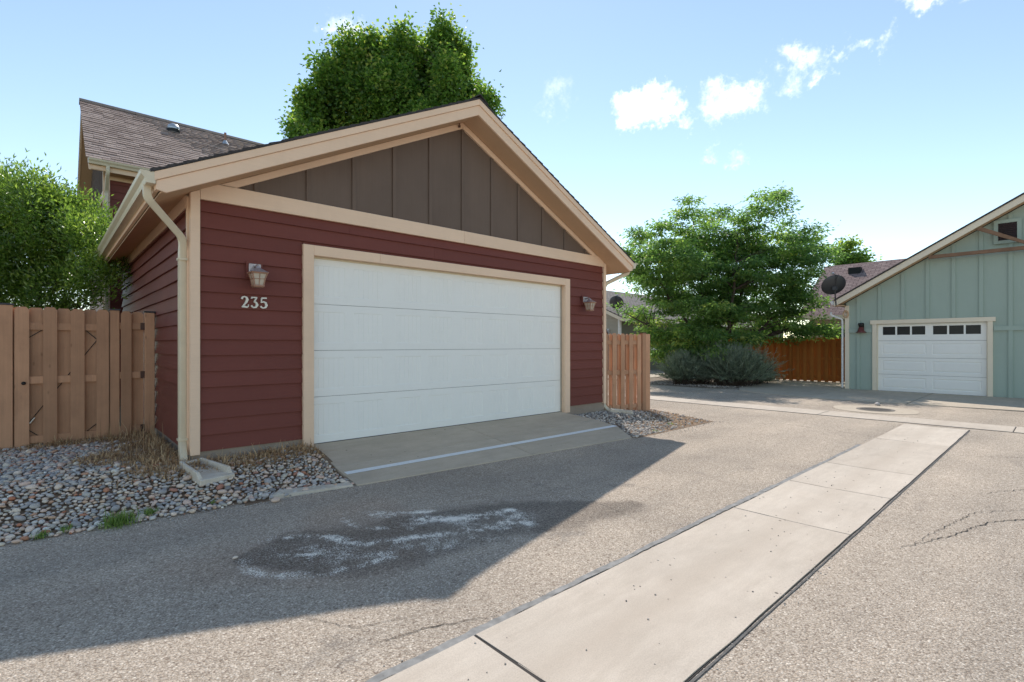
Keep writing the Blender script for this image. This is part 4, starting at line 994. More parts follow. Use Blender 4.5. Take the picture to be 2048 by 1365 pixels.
# shingles: each tab its own wedge; the 300 that show largest as pieces, the rest joined
slope = Vector((0, HR[0]-HE[0], HR[1]-HE[1])); SLn = slope.length; sdir = slope/SLn; nrm = Vector((0, -sdir.z, sdir.y)); ang = math.atan2(sdir.z, sdir.y)
tabs = []
nc = 28; ex = SLn/nc
for c in range(nc):
    x = rx0-.02-random.random()*.2; first = True
    while x < hx1+.35:
        w = random.uniform(.17, .34); x0 = max(x, rx0-.02)
        if x+w > x0+.03: tabs.append((x0, min(x+w, hx1+.36)-.004, c, random.choice((0, .006, .006, .01))))
        x += w
tabs.sort(key=lambda t: (t[0]+6*0)*1.0+t[2]*.12)
def tab_geo(x0, x1, c, up):
    base = Vector((0, HE[0]-.02, HE[1]-.045)) + sdir*(c*ex); L = ex+.03; th = .012+up
    v = []
    for xx in (x0, x1):
        for t, h in ((0, .0), (0, th+.012), (L, th*.2+.006), (L, -.004)):
            p = base+sdir*t+nrm*(h+.016); v.append((xx, p.y, p.z))
    return v, [(0,1,2,3), (7,6,5,4), (0,4,5,1), (1,5,6,2), (2,6,7,3), (3,7,4,0)]
for t in tabs[:300]:
    v, f = tab_geo(*t); MB().add(v, f).build('shingle', 'shingle_piece', hs_)
VV, FF, TT = [], [], []; b = 0
for t in tabs[300:]:
    v, f = tab_geo(*t); VV += v; FF += [tuple(i+b for i in q) for q in f]; b += 8; TT += [random.random()]*8
npmesh('shingles', VV, FF, 'shingle_mass', hs_, TT, 'stuff')
for k in range(24):
    x = rx0-.02+k*.245; r0 = Vector((x, HR[0], HR[1]+.03))
    MB().prism([(HR[0]-.15, HR[1]-.15*hsl+.02), (HR[0], HR[1]+.02), (HR[0]+.15, HR[1]-.15*hsl+.02), (HR[0]+.15, HR[1]-.15*hsl+.04), (HR[0], HR[1]+.045), (HR[0]-.15, HR[1]-.15*hsl+.04)], 0, x, x+.252).build('ridge_cap', 'shingle_dark', hs_)
def on_roof(x, t):
    p = Vector((x, HE[0], HE[1])) + sdir*(SLn*t); return p
p = on_roof(2.75, .80); MB().lathe([(.16, -.06), (.16, .10), (.13, .17), (.06, .21), (0, .22)], p, 16).build('dome_vent', 'galvanized', hs_, True); MB().lathe([(.17, -.05), (.17, .045), (.165, .05)], p, 16).build('vent_collar', 'black_metal', hs_)
p = on_roof(4.1, .80); MB().lathe([(.035, -.1), (.035, .34), (.028, .34), (.028, .30)], p, 10).build('vent_pipe', 'copper_paint', hs_); MB().lathe([(.11, -.03), (.05, .08), (.038, .10)], p, 12).build('pipe_boot', 'galvanized', hs_)

#==GREEN GARAGE==
GXF = 19.72; gya, gyb = 4.96, -4.6; gyc = .40; gz = 2.95; gs = .58
gg = empty('garage', (GXF, .2, 0), 'sage green board-and-batten garage with a small white door', 'garage')
zG = lambda y: 5.78-gs*abs(y-gyc)                # top of roof in rake plane
sG = lambda y: zG(y)-.24
yd0, yd1 = 1.49, 4.10; dz0, dz1 = .03, 2.16
gw = MB().prism([(gya-.01, .03), (yd1, .03), (yd1, sG(yd1)), (gya-.01, sG(gya-.01))], 0, GXF, GXF+.1).prism([(yd1, dz1), (yd0, dz1), (yd0, sG(yd0)), (yd1, sG(yd1))], 0, GXF, GXF+.1)
gw.prism([(yd0, .03), (gyb, .03), (gyb, sG(gyb)), (gyc, sG(gyc)), (yd0, sG(yd0))], 0, GXF, GXF+.1)
gwall = gw.build('front_wall', 'green_wall', gg)
MB().box(GXF+.1, GXF+7, gya-.12, gya-.02, .03, 2.78).build('side_wall', 'green_wall', gg); MB().box(GXF+6.9, GXF+7, gyb, gya-.121, .03, 2.8).build('rear_wall', 'green_wall', gg)
for y in [4.60-.0, 4.02, 3.42, 2.82, 2.22, 1.62, 1.02, .42, -.2, -.8, -1.4, -2, -2.6]:
    lo = 2.30 if yd0-.15 < y < yd1+.14 else .03
    MB().prism([(y-.045, lo), (y+.045, lo), (y+.045, sG(y+.045 if y > gyc else y-.045)-.02), (y-.045, sG(y+.045 if y > gyc else y-.045)-.02)], 0, GXF-.036, GXF-.001).build('batten', 'green_wall', gwall)
for a, b in ((yd1+.13, gya-.1), (yd0-.13, -4.5)):
    a, b = sorted((a, b)); MB().box(GXF-.05, GXF-.0365, a, b, 1.90, 2.03).build('band_board', 'green_wall', gwall)
def gg_(mb, n_, m_='cream_trim'): return mb.build(n_, m_, gg, False, .004)
gg_(MB().box(GXF-.04, GXF+.10, gya-.10, gya+.02, .03, 2.80), 'corner_board')
gg_(MB().box(GXF-.05, GXF-.001, yd1, yd1+.115, .03, dz1), 'door_casing'); gg_(MB().box(GXF-.05, GXF-.001, yd0-.115, yd0, .03, dz1), 'door_casing'); gg_(MB().box(GXF-.06, GXF-.001, yd0-.17, yd1+.17, dz1+.001, dz1+.13), 'door_casing')
gg_(MB().box(GXF+.001, GXF+.12, yd1-.02, yd1-.001, .03, dz1), 'jamb'); gg_(MB().box(GXF+.001, GXF+.12, yd0+.001, yd0+.02, .03, dz1), 'jamb')
DXg = GXF+.06; shg = (dz1-dz0)/4; ya, yb = yd0+.022, yd1-.022; ym = (ya+yb)/2
for s in range(4):
    z0, z1 = dz0+s*shg+.004, dz0+(s+1)*shg-.004
    mb = MB(); win = s == 3
    halves = [(ya+.10, ym-.07), (ym+.07, yb-.10)]; pz0, pz1 = (z0+.17, z1-.07) if win else (z0+.10, z1-.09)
    ys = [ya]+[v for h_ in halves for v in h_]+[yb]
    for i in range(5):
        if i % 2 == 0: mb.box(DXg, DXg+.04, ys[i]+.0003, ys[i+1]-.0003, z0, z1)
        else: mb.box(DXg, DXg+.04, ys[i], ys[i+1], z0, pz0).box(DXg, DXg+.04, ys[i], ys[i+1], pz1, z1)
    sec = mb.build('door_section', 'white_door', gg)
    for (a, b) in halves:
        if win:
            w3 = (b-a)/3
            for q in range(3): MB().box(DXg+.02, DXg+.03, a+q*w3+.02, a+(q+1)*w3-.02, pz0+.01, pz1-.01).build('window_pane', 'pane_dark', sec)
            fm = MB().box(DXg+.0, DXg+.035, a, b, pz0, pz0+.012).box(DXg, DXg+.035, a, b, pz1-.012, pz1)
            for q in range(4): fm.box(DXg+.001, DXg+.036, a+q*w3-.022+(.022 if q == 0 else 0), a+q*w3+.022-(.022 if q == 3 else 0), pz0+.0121, pz1-.0121)
            fm.build('window_frame', 'white_door', sec)
        else:
            e = .03; o_ = [(DXg+.0, a, pz0), (DXg, b, pz0), (DXg, b, pz1), (DXg, a, pz1)]
            r1 = [(DXg+.014, a+e*.5, pz0+e*.5), (DXg+.014, b-e*.5, pz0+e*.5), (DXg+.014, b-e*.5, pz1-e*.5), (DXg+.014, a+e*.5, pz1-e*.5)]
            r2 = [(DXg+.002, a+e*2, pz0+e*2), (DXg+.002, b-e*2, pz0+e*2), (DXg+.002, b-e*2, pz1-e*2), (DXg+.002, a+e*2, pz1-e*2)]
            fs = []
            for L_ in (0, 4):
                fs += [(L_+i, L_+(i+1) % 4, L_+4+(i+1) % 4, L_+4+i) for i in range(4)]
            MB().add(o_+r1+r2, fs+[(8, 9, 10, 11)]).build('raised_panel', 'white_door', sec)
MB().box(GXF+.11, GXF+.14, yd0, yd1, .02, dz1).build('door_backing', 'door_shadow_gap', gg)
# roof of the green garage
RX = GXF-.42
for s, ye in ((1, gya+.24), (-1, 2*gyc-gya-.24)):
    pr_ = lambda d0, d1, i=0: [(gyc, zG(gyc)-d0), (ye, zG(ye)-d0), (ye, zG(ye)-d1), (gyc, zG(gyc)-d1)]
    MB().prism(pr_(0, .045), 0, RX-.03, GXF+7.3).build('shingles', 'shingle_dark', gg)
    gg_(MB().prism(pr_(.047, .235), 0, RX, RX+.04), 'rake_board')
    MB().prism(pr_(.20, .215), 0, RX+.041, GXF-.002).build('soffit', 'soffit', gg)
    y0, y1 = sorted((ye-s*.05, ye-s*.012)); gg_(MB().box(RX+.041, GXF+7.2, y0, y1, zG(ye)-.20, zG(ye)-.05), 'eave_fascia')
MB().prism([(gya+.24-.012+q, zG(gya+.24)-.04-w) for q, w in ((0, 0), (0, .115), (.08, .115), (.12, .04), (.125, 0))], 0, RX+.02, GXF+7.2).build('gutter', 'white_metal', gg)
MB().box(RX+.041, GXF-.05, gya-.03, gya+.30, zG(gya+.24)-.215, zG(gya+.24)-.19).build('soffit_return', 'soffit', gg)
spout([(RX+.30, gya+.40, 2.60), (RX+.30, gya+.40, 2.50), (GXF-.03, gya+.09, 2.36), (GXF-.03, gya+.09, 2.2), (GXF-.03, gya+.09, .06)], gg, 'white_metal', .042)
# gable truss
gg_(MB().box(RX+.05, RX+.13, -1.95, 2.75, 4.06, 4.16), 'tie_beam', 'truss_wood')
for s in (1, -1):
    a = gyc+s*1.32; MB().prism([(gyc+s*.1, 4.162), (gyc+s*.25, 4.162), (a+s*.02, sG(a)+.0), (a-s*.14, sG(a)+.03)], 0, RX+.052, RX+.128).build('truss_brace', 'truss_wood', gg)
lv = MB().box(GXF-.075, GXF-.037, .80, .89, 4.32, 4.98).box(GXF-.075, GXF-.037, 1.27, 1.36, 4.32, 4.98).box(GXF-.074, GXF-.037, .8901, 1.2699, 4.32, 4.41).box(GXF-.074, GXF-.037, .8901, 1.2699, 4.89, 4.98).build('gable_vent', 'green_wall', gg)
MB().box(GXF-.040, GXF-.0365, .89, 1.27, 4.41, 4.89).build('vent_opening', 'louver_dark', lv)
for k in range(9): MB().prism([(GXF-.070, 4.42+k*.052), (GXF-.045, 4.455+k*.052), (GXF-.045, 4.461+k*.052), (GXF-.072, 4.427+k*.052)], 1, .8905, 1.2695).build('louver', 'louver_dark', lv)
# sconce, dish, cable
wsc = empty('wall_sconce', (GXF-.03, 4.55, 1.98), 'small dark red cone sconce on the green wall', 'sconce')
MB().lathe([(0, .33), (.075, .33), (.085, .27), (.06, .22), (.05, .19)], (GXF-.12, 4.5, 1.88), 14).build('cap', 'black_metal', wsc, True)
MB().lathe([(.06, .2), (.10, .06), (.15, .02), (.14, .015), (0, .10)], (GXF-.13, 4.5, 1.88), 14).build('shade', 'dark_red_fixture', wsc, True)
MB().box(GXF-.06, GXF-.023, 4.44, 4.56, 2.02, 2.18).build('backplate', 'black_metal', wsc)
from mathutils import Matrix
def dish(c, rot, s, label, foot):
    e = empty('satellite_dish', c, label, 'satellite dish', 'satellite dishes on eaves')
    Mx = rot.to_3x3(); C = Vector(c)
    mb = MB(); mb.lathe([(0, 0), (.14*s, .012*s), (.28*s, .05*s), (.40*s, .105*s), (.405*s, .11*s), (.40*s, .118*s), (.28*s, .065*s), (.14*s, .027*s), (0, .015*s)], C, 28, Mx @ Matrix.Diagonal((1.1, 1, 1)))
    mb.build('reflector', 'dish_grey', e, True)
    MB().tube([C + Mx @ Vector((0, -.05*s, 0)), C+Mx @ Vector((0, -.42*s, .02*s)), C+Mx @ Vector((0, -.36*s, .36*s))], .018*s, 6).build('feed_arm', 'dish_grey', e)
    MB().tube([C+Mx @ Vector((-.05*s, -.36*s, .36*s)), C+Mx @ Vector((.05*s, -.34*s, .42*s))], .045*s, 8).build('receiver', 'galvanized', e)
    MB().box(C.x-.07*s, C.x+.07*s, C.y-.07*s, C.y+.07*s, C.z-.16*s, C.z-.02*s).build('bracket', 'dish_grey', e)
    MB().tube(bend([C+Vector((0, 0, -.05*s)), C+Vector((0, 0, -.25*s)), Vector(foot)], .1), .022*s, 8).build('mast', 'dish_grey', e)
    return e
dish((19.05, 5.10, 3.43), Matrix.Rotation(R(-47), 4, 'Z') @ Matrix.Rotation(R(-62), 4, 'X'), .86, 'dark satellite dish on the eave of the green garage', (19.25, 5.12, 2.80))
cc = MB()
for q in range(4):
    cc.tube([(GXF-.09-.006*q, 4.94+.085*math.sin(t)*(1-.1*q), 2.52+.12*math.cos(t)*(1-.1*q)) for t in [k*math.pi/8 for k in range(17)]], .012, 6, False)
tag(cc.build('cable_coil', 'soffit', None), 'beige coil of cable hung under the eave of the green garage', 'cable')

#==FAR HOUSES==
def uvplane(name, quad, mat, par, th=.06):
    """roof slope with metre UVs; quad = eave a, eave b, ridge b, ridge a"""
    q = [Vector(v) for v in quad]; n = (q[1]-q[0]).cross(q[3]-q[0]).normalized()
    me_v = [tuple(v) for v in q]+[tuple(v-n*th) for v in q]
    o = MB().add(me_v, [(0,1,2,3), (7,6,5,4), (0,4,5,1), (1,5,6,2), (2,6,7,3), (3,7,4,0)]).build(name, mat, par)
    uv = o.data.uv_layers.new(name='UVMap'); u = (q[1]-q[0]).normalized(); w = n.cross(u); off = WOFF[o]
    for l in o.data.loops:
        p_ = o.data.vertices[l.vertex_index].co+off-q[0]; uv.data[l.index].uv = (p_.dot(u), p_.dot(w))
    return o
# house behind the green garage, ridge along Y
fh = empty('house', (27, 2, 0), 'low beige house with mauve-brown shingle roof behind the green garage', 'house')
MB().box(26, 33, -9, 8.0, 0, 2.75).prism([(26, 2.751), (33, 2.751), (29.5, 5.1)], 1, -9, 8.0).build('wall', 'beige_siding', fh)
uvplane('roof', [(25.5, 8.35, 2.80), (25.5, -9.4, 2.80), (29.5, -9.4, 5.52), (29.5, 8.35, 5.52)], 'far_roof', fh); uvplane('roof', [(33.5, -9.4, 2.80), (33.5, 8.35, 2.80), (29.501, 8.35, 5.52), (29.501, -9.4, 5.52)], 'far_roof', fh)
MB().box(25.47, 25.5, -9.4, 8.35, 2.62, 2.80).build('eave_fascia', 'cream_trim', fh)
MB().prism([(25.5, 2.72), (29.5, 5.44), (29.5, 5.26), (25.5, 2.54)], 1, 8.30, 8.36).build('rake_board', 'cream_trim', fh)
MB().box(28.6, 28.95, 6.6, 7.1, 4.85, 5.22).build('roof_vent', 'black_metal', fh)
MB().lathe([(.05, 0), (.05, .5), (.04, .5)], (28.0, 5.2, 4.4), 8).build('vent_pipe', 'white_metal', fh)
MB().box(25.95, 25.999, 5.6, 7.4, 1.0, 2.2).build('window', 'pane_dark', fh)
# beige and olive house beyond the tree, ridge along X
fo = empty('house', (23.3, 18, 0), 'beige and olive house with grey roof seen beyond the short tan fence', 'house')
cx_, cy_ = 23.3, 16.6
MB().box(cx_, cx_+24, cy_, cy_+9, 0, 3.1).build('wall', 'olive_siding', fo)
MB().box(cx_-.03, cx_-.001, cy_, cy_+9, 0, 3.1).prism([(cy_, 3.101), (cy_+9, 3.101), (cy_+4.5, 4.9)], 0, cx_-.03, cx_+23.9).build('gable_wall', 'beige_siding', fo)
for k in range(19): MB().prism([(cx_-.03, k*.165), (cx_-.055, k*.165), (cx_-.04, k*.165+.17), (cx_-.03, k*.165+.17)], 1, cy_, cy_+9).build('siding_board', 'beige_siding', fo)
for k in range(19): MB().prism([(cy_, k*.165), (cy_-.025, k*.165), (cy_-.01, k*.165+.17), (cy_, k*.165+.17)], 0, cx_+.1, cx_+24).build('siding_board', 'olive_siding', fo)
MB().box(cx_-.07, cx_+.10, cy_-.05, cy_+.06, 0, 3.1).build('corner_board', 'white_metal', fo)
er, rr_ = (cy_-.5, 3.02), (cy_+4.5, 5.2)
uvplane('roof', [(cx_-.5, er[0], er[1]), (cx_+24.4, er[0], er[1]), (cx_+24.4, rr_[0], rr_[1]), (cx_-.5, rr_[0], rr_[1])], 'grey_roof', fo); uvplane('roof', [(cx_+24.4, cy_+9.5, 3.02), (cx_-.5, cy_+9.5, 3.02), (cx_-.5, rr_[0]+.001, rr_[1]), (cx_+24.4, rr_[0]+.001, rr_[1])], 'grey_roof', fo)
MB().prism([(er[0], er[1]-.065), (rr_[0], rr_[1]-.065), (rr_[0], rr_[1]-.25), (er[0], er[1]-.25)], 0, cx_-.5, cx_-.46).build('rake_board', 'cream_trim', fo)
MB().box(cx_-.45, cx_+24.3, er[0], er[0]+.03, er[1]-.25, er[1]-.065).build('eave_fascia', 'cream_trim', fo)
wf = MB().box(cx_+2.2, cx_+3.6, cy_-.05, cy_-.026, 1.2, 2.5).build('window', 'white_metal', fo); MB().box(cx_+2.3, cx_+3.5, cy_-.056, cy_-.0505, 1.3, 2.4).build('pane', 'pane_dark', wf)
dish((22.6, 16.35, 3.75), Matrix.Rotation(R(-75), 4, 'Z') @ Matrix.Rotation(R(-70), 4, 'X'), .9, 'small dark satellite dish on the eave of the beige and olive house', (22.85, 16.3, 3.0))
fs2 = empty('wall_sconce', (cx_-.06, 17.4, 2.2), 'small dark sconce on the beige gable beyond the short fence', 'sconce')
MB().box(cx_-.08, cx_-.056, 17.25, 17.5, 2.05, 2.4).build('backplate', 'white_metal', fs2); MB().lathe([(0, .28), (.06, .27), (.05, .2), (.13, 0), (.12, -.01), (0, .08)], (cx_-.2, 17.38, 2.1), 12).build('shade', 'dark_red_fixture', fs2, True)
# folded parasol behind the orange fence
pa = empty('folded_parasol', (24.3, 5.75, 0), 'folded teal parasol standing behind the orange fence', 'parasol')
MB().tube([(24.3, 5.75, 0), (24.3, 5.75, 2.75)], .025, 8).build('pole', 'white_metal', pa)
MB().lathe([(.05, 2.7), (.12, 2.5), (.2, 1.9), (.24, 1.3), (.12, 1.28)], (24.3, 5.75, 0), 10).build('canopy', 'teal_cloth', pa)
MB().lathe([(0, 0), (.28, 0), (.28, .06), (.05, .1)], (24.3, 5.75, 0), 16).build('base', 'cast_iron', pa)

#==VEGETATION==
def unit(v): return v/np.maximum(np.linalg.norm(v, axis=1, keepdims=True), 1e-6)
def leaves_mesh(name, P, A, L, W, mat, parent, tint, fold=.25):
    """diamond leaf per point, folded along its midrib; P base, A axis"""
    n = len(P); A = unit(A); Rn = rng.normal(size=(n, 3)); Rn[:, 2] += .9; S = unit(np.cross(A, Rn)); Nn = np.cross(S, A)
    L = L[:, None]; W = W[:, None]
    V = np.stack([P, P+A*L*.45+S*W*.5+Nn*W*fold, P+A*L-Nn*L*.12, P+A*L*.45-S*W*.5+Nn*W*fold], 1).reshape(-1, 3)
    F = np.arange(n*4, dtype=np.int32).reshape(-1, 4)
    return npmesh(name, V, F, mat, parent, np.repeat(tint, 4))
CR_ = np.array(RGT); CF_ = np.array(FWD)
def frame(base, a, b, c): return np.array(base)+CR_*a+CF_*b+np.array([0, 0, 1.0])*c
def crown(base, lobes, per_area, leaf, clump_r, flat, up, seed, shell=.5, depth=1.0):
    """lobes: (right, away, height, r_across, r_vertical); clumps fill each lobe, leaves fill each clump"""
    r = np.random.default_rng(seed); C, P, A, T = [], [], [], []
    for (a, b, c, ra, rz) in lobes:
        vol = max(5, int(per_area*ra*rz)); k = 0
        for _ in range(vol):
            d = unit(r.normal(size=(1, 3)))[0]; q = (shell+(1-shell)*r.random())**.6
            o_ = frame(base, a+d[0]*ra*q, b+d[1]*ra*depth*q, c+d[2]*rz*q)
            if o_[2] < .25: continue
            n = int(leaf*r.uniform(.6, 1.5)); rc = clump_r*r.uniform(.6, 1.4)
            loc_ = r.normal(size=(n, 3))*np.array([rc, rc, rc*flat])*.55
            C.append(o_); P.append(o_+loc_); out = unit(loc_*np.array([1, 1, .4])+r.normal(size=(n, 3))*.25*rc)
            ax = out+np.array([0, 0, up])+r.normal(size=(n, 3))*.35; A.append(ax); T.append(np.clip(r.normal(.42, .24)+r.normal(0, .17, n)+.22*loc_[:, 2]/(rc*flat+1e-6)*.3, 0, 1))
    return np.array(C), np.concatenate(P), np.concatenate(A), np.concatenate(T)
def limbs(base, stems, clumps, parent, mat, r0, frac=.35, seed=1):
    """stems: lists of points for main limbs; twigs run from the nearest limb point to clumps"""
    rr2 = random.Random(seed); mb = MB(); pts_all = []
    for st in stems:
        pts = []; S = [Vector(s) for s in st]
        for i in range(len(S)-1):
            for k in range(5):
                t = k/5; pts.append(S[i].lerp(S[i+1], t)+Vector((rr2.gauss(0, .04), rr2.gauss(0, .04), 0)))
        pts.append(S[-1]); n = len(pts)
        rad = [r0*(1-.85*i/(n-1)) for i in range(n)]; mb.tube(pts, rad, 7); pts_all += list(zip(pts, rad))
    trunk = mb.build('trunk', mat, parent, True)
    mb2 = MB()
    arr = np.array([p for p, _ in pts_all])
    for c in clumps:
        if rr2.random() > frac: continue
        d = np.linalg.norm(arr-c, axis=1)+np.where(arr[:, 2] > c[2], .8, 0); i = int(np.argmin(d)); a = pts_all[i][0]; b_ = Vector(c); m_ = a.lerp(b_, .5)+Vector((rr2.gauss(0, .1), rr2.gauss(0, .1), .12*(b_-a).length))
        rt = min(pts_all[i][1]*.6, .045); mb2.tube([a, m_, b_], [rt, rt*.6, .006], 4, False)
    mb2.build('branches', mat, trunk, True, kind='stuff')
def tree(name, base, label, lobes, stems, mat, bark, per_area, leaf, clump_r, flat, up, L, W, seed, r0, frac=.3, cat='tree', shell=.5, depth=1.0, group=None):
    e = empty(name, base, label, cat, group)
    C, P, A, T = crown(base, lobes, per_area, leaf, clump_r, flat, up, seed, shell, depth)
    n = len(P); r = np.random.default_rng(seed+5)
    if stems: limbs(base, [[tuple(frame(base, *p)) for p in s] for s in stems], C, e, bark, r0, frac, seed)
    leaves_mesh('crown', P, A, L*r.uniform(.65, 1.25, n), W*r.uniform(.7, 1.2, n), mat, e, T)
    return e
def lob(px, py, rx, rz, d, cx, dz=0):
    """lobe from its measured bearing and elevation at distance d (metres), relative to a trunk on bearing cx"""
    k = (d+dz)/1016.0
    return ((px-1024)*k-(cx-1024)*d/1016.0, dz, 1.5+(690-py)*k, rx*k, rz*k)
# maple behind the garage
MD = 17.0; base = tuple(frame((0, 0, 0), (790-1024)/1016*MD, MD, 0)); rl = random.Random(3)
ML = [(692,112,26,50),(750,112,33,54),(805,108,30,56),(888,92,27,56),(921,118,20,56),(648,150,28,48),(614,208,24,40),(855,170,52,55),(780,185,60,65),(705,195,55,60),(938,205,38,48),(978,212,20,34),(590,252,16,22),(655,245,50,50),(760,262,75,60),(868,255,65,60),(940,255,45,40),(840,120,18,40),(735,150,30,40),(838,150,40,50),(885,165,34,50),(900,150,26,45),(720,140,34,45),(598,258,26,28),(622,222,26,34),(640,300,40,45),(740,320,70,40),(850,310,60,40)]
ML = [lob(790+(a-790)*.97, b+4, c*.88, d*.93, MD, 790, rl.uniform(-1.3, 1.3)) for a, b, c, d in ML]
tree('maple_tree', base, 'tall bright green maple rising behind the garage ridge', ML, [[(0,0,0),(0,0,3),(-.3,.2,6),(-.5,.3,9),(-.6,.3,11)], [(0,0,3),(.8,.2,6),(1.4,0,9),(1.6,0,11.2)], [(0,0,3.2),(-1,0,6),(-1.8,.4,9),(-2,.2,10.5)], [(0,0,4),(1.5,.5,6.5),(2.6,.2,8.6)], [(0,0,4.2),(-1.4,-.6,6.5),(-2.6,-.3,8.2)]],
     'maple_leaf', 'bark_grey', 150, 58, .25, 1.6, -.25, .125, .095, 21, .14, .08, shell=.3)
# spreading multi-stem tree by the sage bushes
TD = 20.3; base = tuple(frame((0, 0, 0), (1432-1024)/1016*TD, TD, 0)); Z6 = 520/1613
TL = [(540,175,80,85),(700,235,110,70),(1060,160,110,90),(1115,110,60,55),(950,255,120,80),(400,300,95,70),(300,420,105,80),(220,520,85,70),(560,350,150,95),(800,400,170,105),(1200,320,125,80),(1270,420,125,85),(1350,500,75,65),(1400,440,35,40),(500,520,180,95),(750,600,180,105),(1000,560,180,95),(1180,640,140,75),(300,640,130,70),(225,800,105,60),(420,760,150,80),(650,800,170,85),(900,820,170,80),(1100,870,150,60),(1300,890,125,50),(1425,900,70,40),(480,920,150,60),(700,950,150,55),(560,1035,140,45),(400,1060,95,38),(150,440,40,40),(245,335,40,35),(620,470,220,140),(880,480,240,150),(1080,440,180,130),(420,480,190,120),(650,680,260,140),(950,700,260,140),(1180,560,170,120),(350,560,180,110),(1020,780,240,110),(520,700,220,120),(760,880,240,110),(620,1000,220,70),(1220,760,160,90),(500,1085,150,45),(650,1070,150,45),(1150,950,170,50),(1330,950,110,40),(380,980,120,60),(320,960,110,60),(290,890,95,50),(350,1080,90,38),(470,1000,140,60),(850,980,170,60)]
rl = random.Random(8)
TL = [lob(1200+a*Z6, 360+b*Z6, c*Z6*.96, d*Z6*.96, TD, 1432, rl.uniform(-1.5, 1.5)) for a, b, c, d in TL]
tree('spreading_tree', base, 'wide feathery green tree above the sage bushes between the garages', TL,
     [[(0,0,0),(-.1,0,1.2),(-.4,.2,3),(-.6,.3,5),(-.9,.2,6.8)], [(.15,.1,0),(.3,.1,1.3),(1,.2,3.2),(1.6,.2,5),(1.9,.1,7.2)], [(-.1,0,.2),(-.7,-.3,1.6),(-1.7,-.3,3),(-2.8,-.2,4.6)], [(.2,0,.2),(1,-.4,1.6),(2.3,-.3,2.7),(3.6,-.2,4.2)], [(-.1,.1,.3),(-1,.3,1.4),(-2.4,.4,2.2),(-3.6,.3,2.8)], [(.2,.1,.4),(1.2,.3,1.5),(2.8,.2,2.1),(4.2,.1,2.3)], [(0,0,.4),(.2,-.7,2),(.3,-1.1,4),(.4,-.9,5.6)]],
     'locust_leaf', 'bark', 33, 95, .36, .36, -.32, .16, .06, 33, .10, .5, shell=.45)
# broadleaf shrub behind the gate
BD = 9.6; base = tuple(frame((0, 0, 0), (100-1024)/1016*BD, BD, 0))
BL = [(30,420,70,70),(-40,470,90,90),(100,440,65,55),(160,450,55,45),(190,470,40,40),(60,520,90,70),(140,520,70,60),(190,545,45,45),(20,585,80,50),(110,590,80,45),(55,380,35,45),(-10,390,40,50),(150,425,35,25),(120,405,28,28)]
rl = random.Random(9)
BL = [lob(a, b, c, d, BD, 100, rl.uniform(-.5, .5)) for a, b, c, d in BL] + [(.95, 1.9, 3.2, .38, .5), (1.05, 1.9, 2.6, .35, .5), (.6, 1.8, 3.3, .5, .6), (.9, 1.9, 3.9, .3, .3)]
tree('broadleaf_shrub', base, 'large glossy green shrub behind the tan gate', BL, [[(0,0,0),(-.2,0,1.5),(-.4,.1,3.2)], [(.1,0,0),(.4,.1,1.6),(.7,.2,3)], [(0,.1,0),(.1,.2,1.8),(.05,.2,3.6)], [(-.1,0,0),(-.7,0,1.5),(-1,0,3)], [(.1,.1,0),(.6,.9,1.4),(.85,1.8,2.8)]],
     'shrub_leaf', 'bark', 210, 62, .17, 1.4, .75, .085, .028, 44, .035, .35, 'shrub', .35)
# small trees beyond the roofs
FT = 38.0; base = tuple(frame((0, 0, 0), (1703-1024)/1016*FT, FT, 0))
tree('round_tree', base, 'distant rounded green tree behind the mauve roof', [lob(a, b, c, d, FT, 1703, 0) for a, b, c, d in ((1700,516,26,20),(1692,498,13,16),(1718,524,20,16),(1682,526,14,13),(1703,560,30,36))], [[(0,0,0),(0,0,4),(.1,0,7)]], 'maple_leaf', 'bark', 26, 60, .42, .9, -.2, .24, .17, 55, .15, .2, group='distant trees')
# sage bushes: dense sprays of thin stems
def sage(base, w, h, n, label, seed):
    r = np.random.default_rng(seed); e = empty('sage_bush', base, label, 'bush', 'grey-green sage bushes')
    V, F, T = [], [], []; b = 0
    th = r.uniform(0, 2*np.pi, n); ph = np.abs(r.normal(0, .58, n)); ph = np.minimum(ph, 1.25); Ls = h*r.uniform(.65, 1.08, n)*(1-.10*ph)
    root = np.stack([r.normal(0, w*.15, n), r.normal(0, w*.12, n), np.zeros(n)], 1)
    P, A, Tn = [], [], []
    mb = MB()
    for i in range(n):
        d0 = np.array([math.cos(th[i])*math.sin(ph[i])*w/h*1.05, math.sin(th[i])*math.sin(ph[i])*w/h, math.cos(ph[i])*1.0])
        for t in np.linspace(.22, 1, 26):
            p_ = root[i]+d0*Ls[i]*t*.95+np.array([0, 0, .10*h*math.sin(t*math.pi)*math.sin(ph[i])])+r.normal(0, .012, 3)
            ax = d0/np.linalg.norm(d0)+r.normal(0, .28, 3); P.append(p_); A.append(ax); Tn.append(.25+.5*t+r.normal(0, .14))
        if i % 5 == 0: mb.tube([Vector(base)+Vector(root[i]), Vector(base)+Vector(root[i]+d0*Ls[i]*.5), Vector(base)+Vector(root[i]+d0*Ls[i]*.85)], [.012, .007, .003], 4, False)
    P = np.array(P)+np.array(base); keep = P[:, 2] > .05; P = P[keep]; A = np.array(A)[keep]; Tn = np.clip(np.array(Tn)[keep], 0, 1)
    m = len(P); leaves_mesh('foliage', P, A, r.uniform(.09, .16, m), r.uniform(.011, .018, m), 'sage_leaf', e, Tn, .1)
    mb.build('stems', 'bark', e)
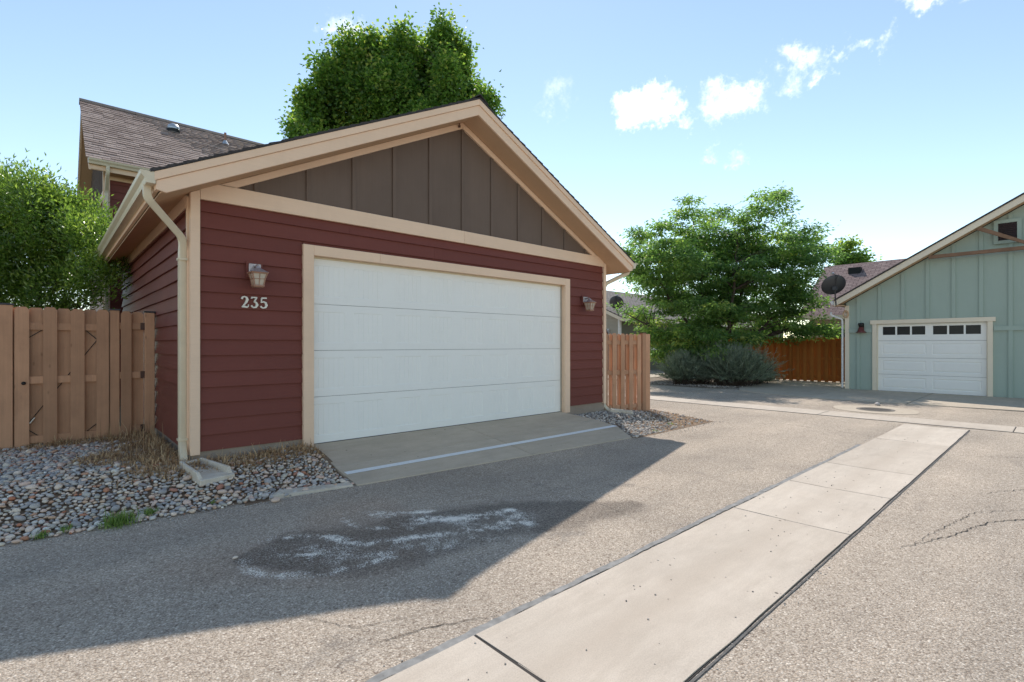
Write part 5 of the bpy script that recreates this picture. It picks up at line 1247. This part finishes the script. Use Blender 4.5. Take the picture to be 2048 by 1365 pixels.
sage((18.65, 8.25, 0), 2.0, 1.5, 2200, 'large grey-green sage bush in front of the orange fence', 61)
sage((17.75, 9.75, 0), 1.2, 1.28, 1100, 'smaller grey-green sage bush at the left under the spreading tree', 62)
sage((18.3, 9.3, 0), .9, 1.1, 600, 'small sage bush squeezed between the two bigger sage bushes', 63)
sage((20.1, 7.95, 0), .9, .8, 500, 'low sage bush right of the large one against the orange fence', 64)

#==SMALL DEBRIS==
grit = []
for _ in range(420):
    x = random.uniform(-.8, 2.4); grit.append((x, edgeY(x)-abs(random.gauss(0, .09))-.01, random.uniform(.003, .009)))
for _ in range(160): grit.append((random.uniform(7.2, 9.8), 4.62-abs(random.gauss(0, .12)), random.uniform(.004, .010)))
for _ in range(130): grit.append((random.uniform(1.0, 11), random.uniform(1.16, 2.03), random.uniform(.003, .008)))
for _ in range(500): grit.append((random.uniform(1.0, 11.8), random.choice((G0-.03, G1+.05))+random.gauss(0, .03), random.uniform(.003, .007)))
place_mass(grit, lambda x, y: .008 if G0 < y < G1 else .001, lowv, 'loose_grit', 'gravel_mass', None, .8)
deb = MB()
tag(inst('stone', PM[2], (15.2, 3.15, .03), None, (0, 0, .4), (.09, .07, .09)), 'dark lump of rock on the asphalt behind the storm drain', 'stone')
tag(inst('stone', PM[4], (1.62, 5.10, .02), None, (0, 0, .9), (.045, .045, .045)), 'single pebble strayed onto the asphalt below the edging strip', 'stone')
tag(inst('stone', PM[6], (.98, 3.93, .012), None, (0, 0, .2), (.016, .016, .016)), 'tiny pebble at the left end of the white stain', 'stone')

for n_, l_, c_ in (('dry_grass', 'short dead tan grass along the garage wall and gate', 'grass'), ('dry_thatch', 'matted dead grass lying over the pebbles by the garage corner', 'grass'), ('seeding_grass', 'tall dry seed-head grass along the side wall and gate', 'grass'),
                   ('dry_ground_cover', 'dry brown ground cover in the gravel right of the garage', 'ground cover'), ('leaf_litter', 'loose leaf litter under the spreading tree', 'leaf litter'), ('loose_grit', 'loose grit scattered on the alley by the gutter and pebbles', 'grit')):
    tag(bpy.data.objects[n_], l_, c_)
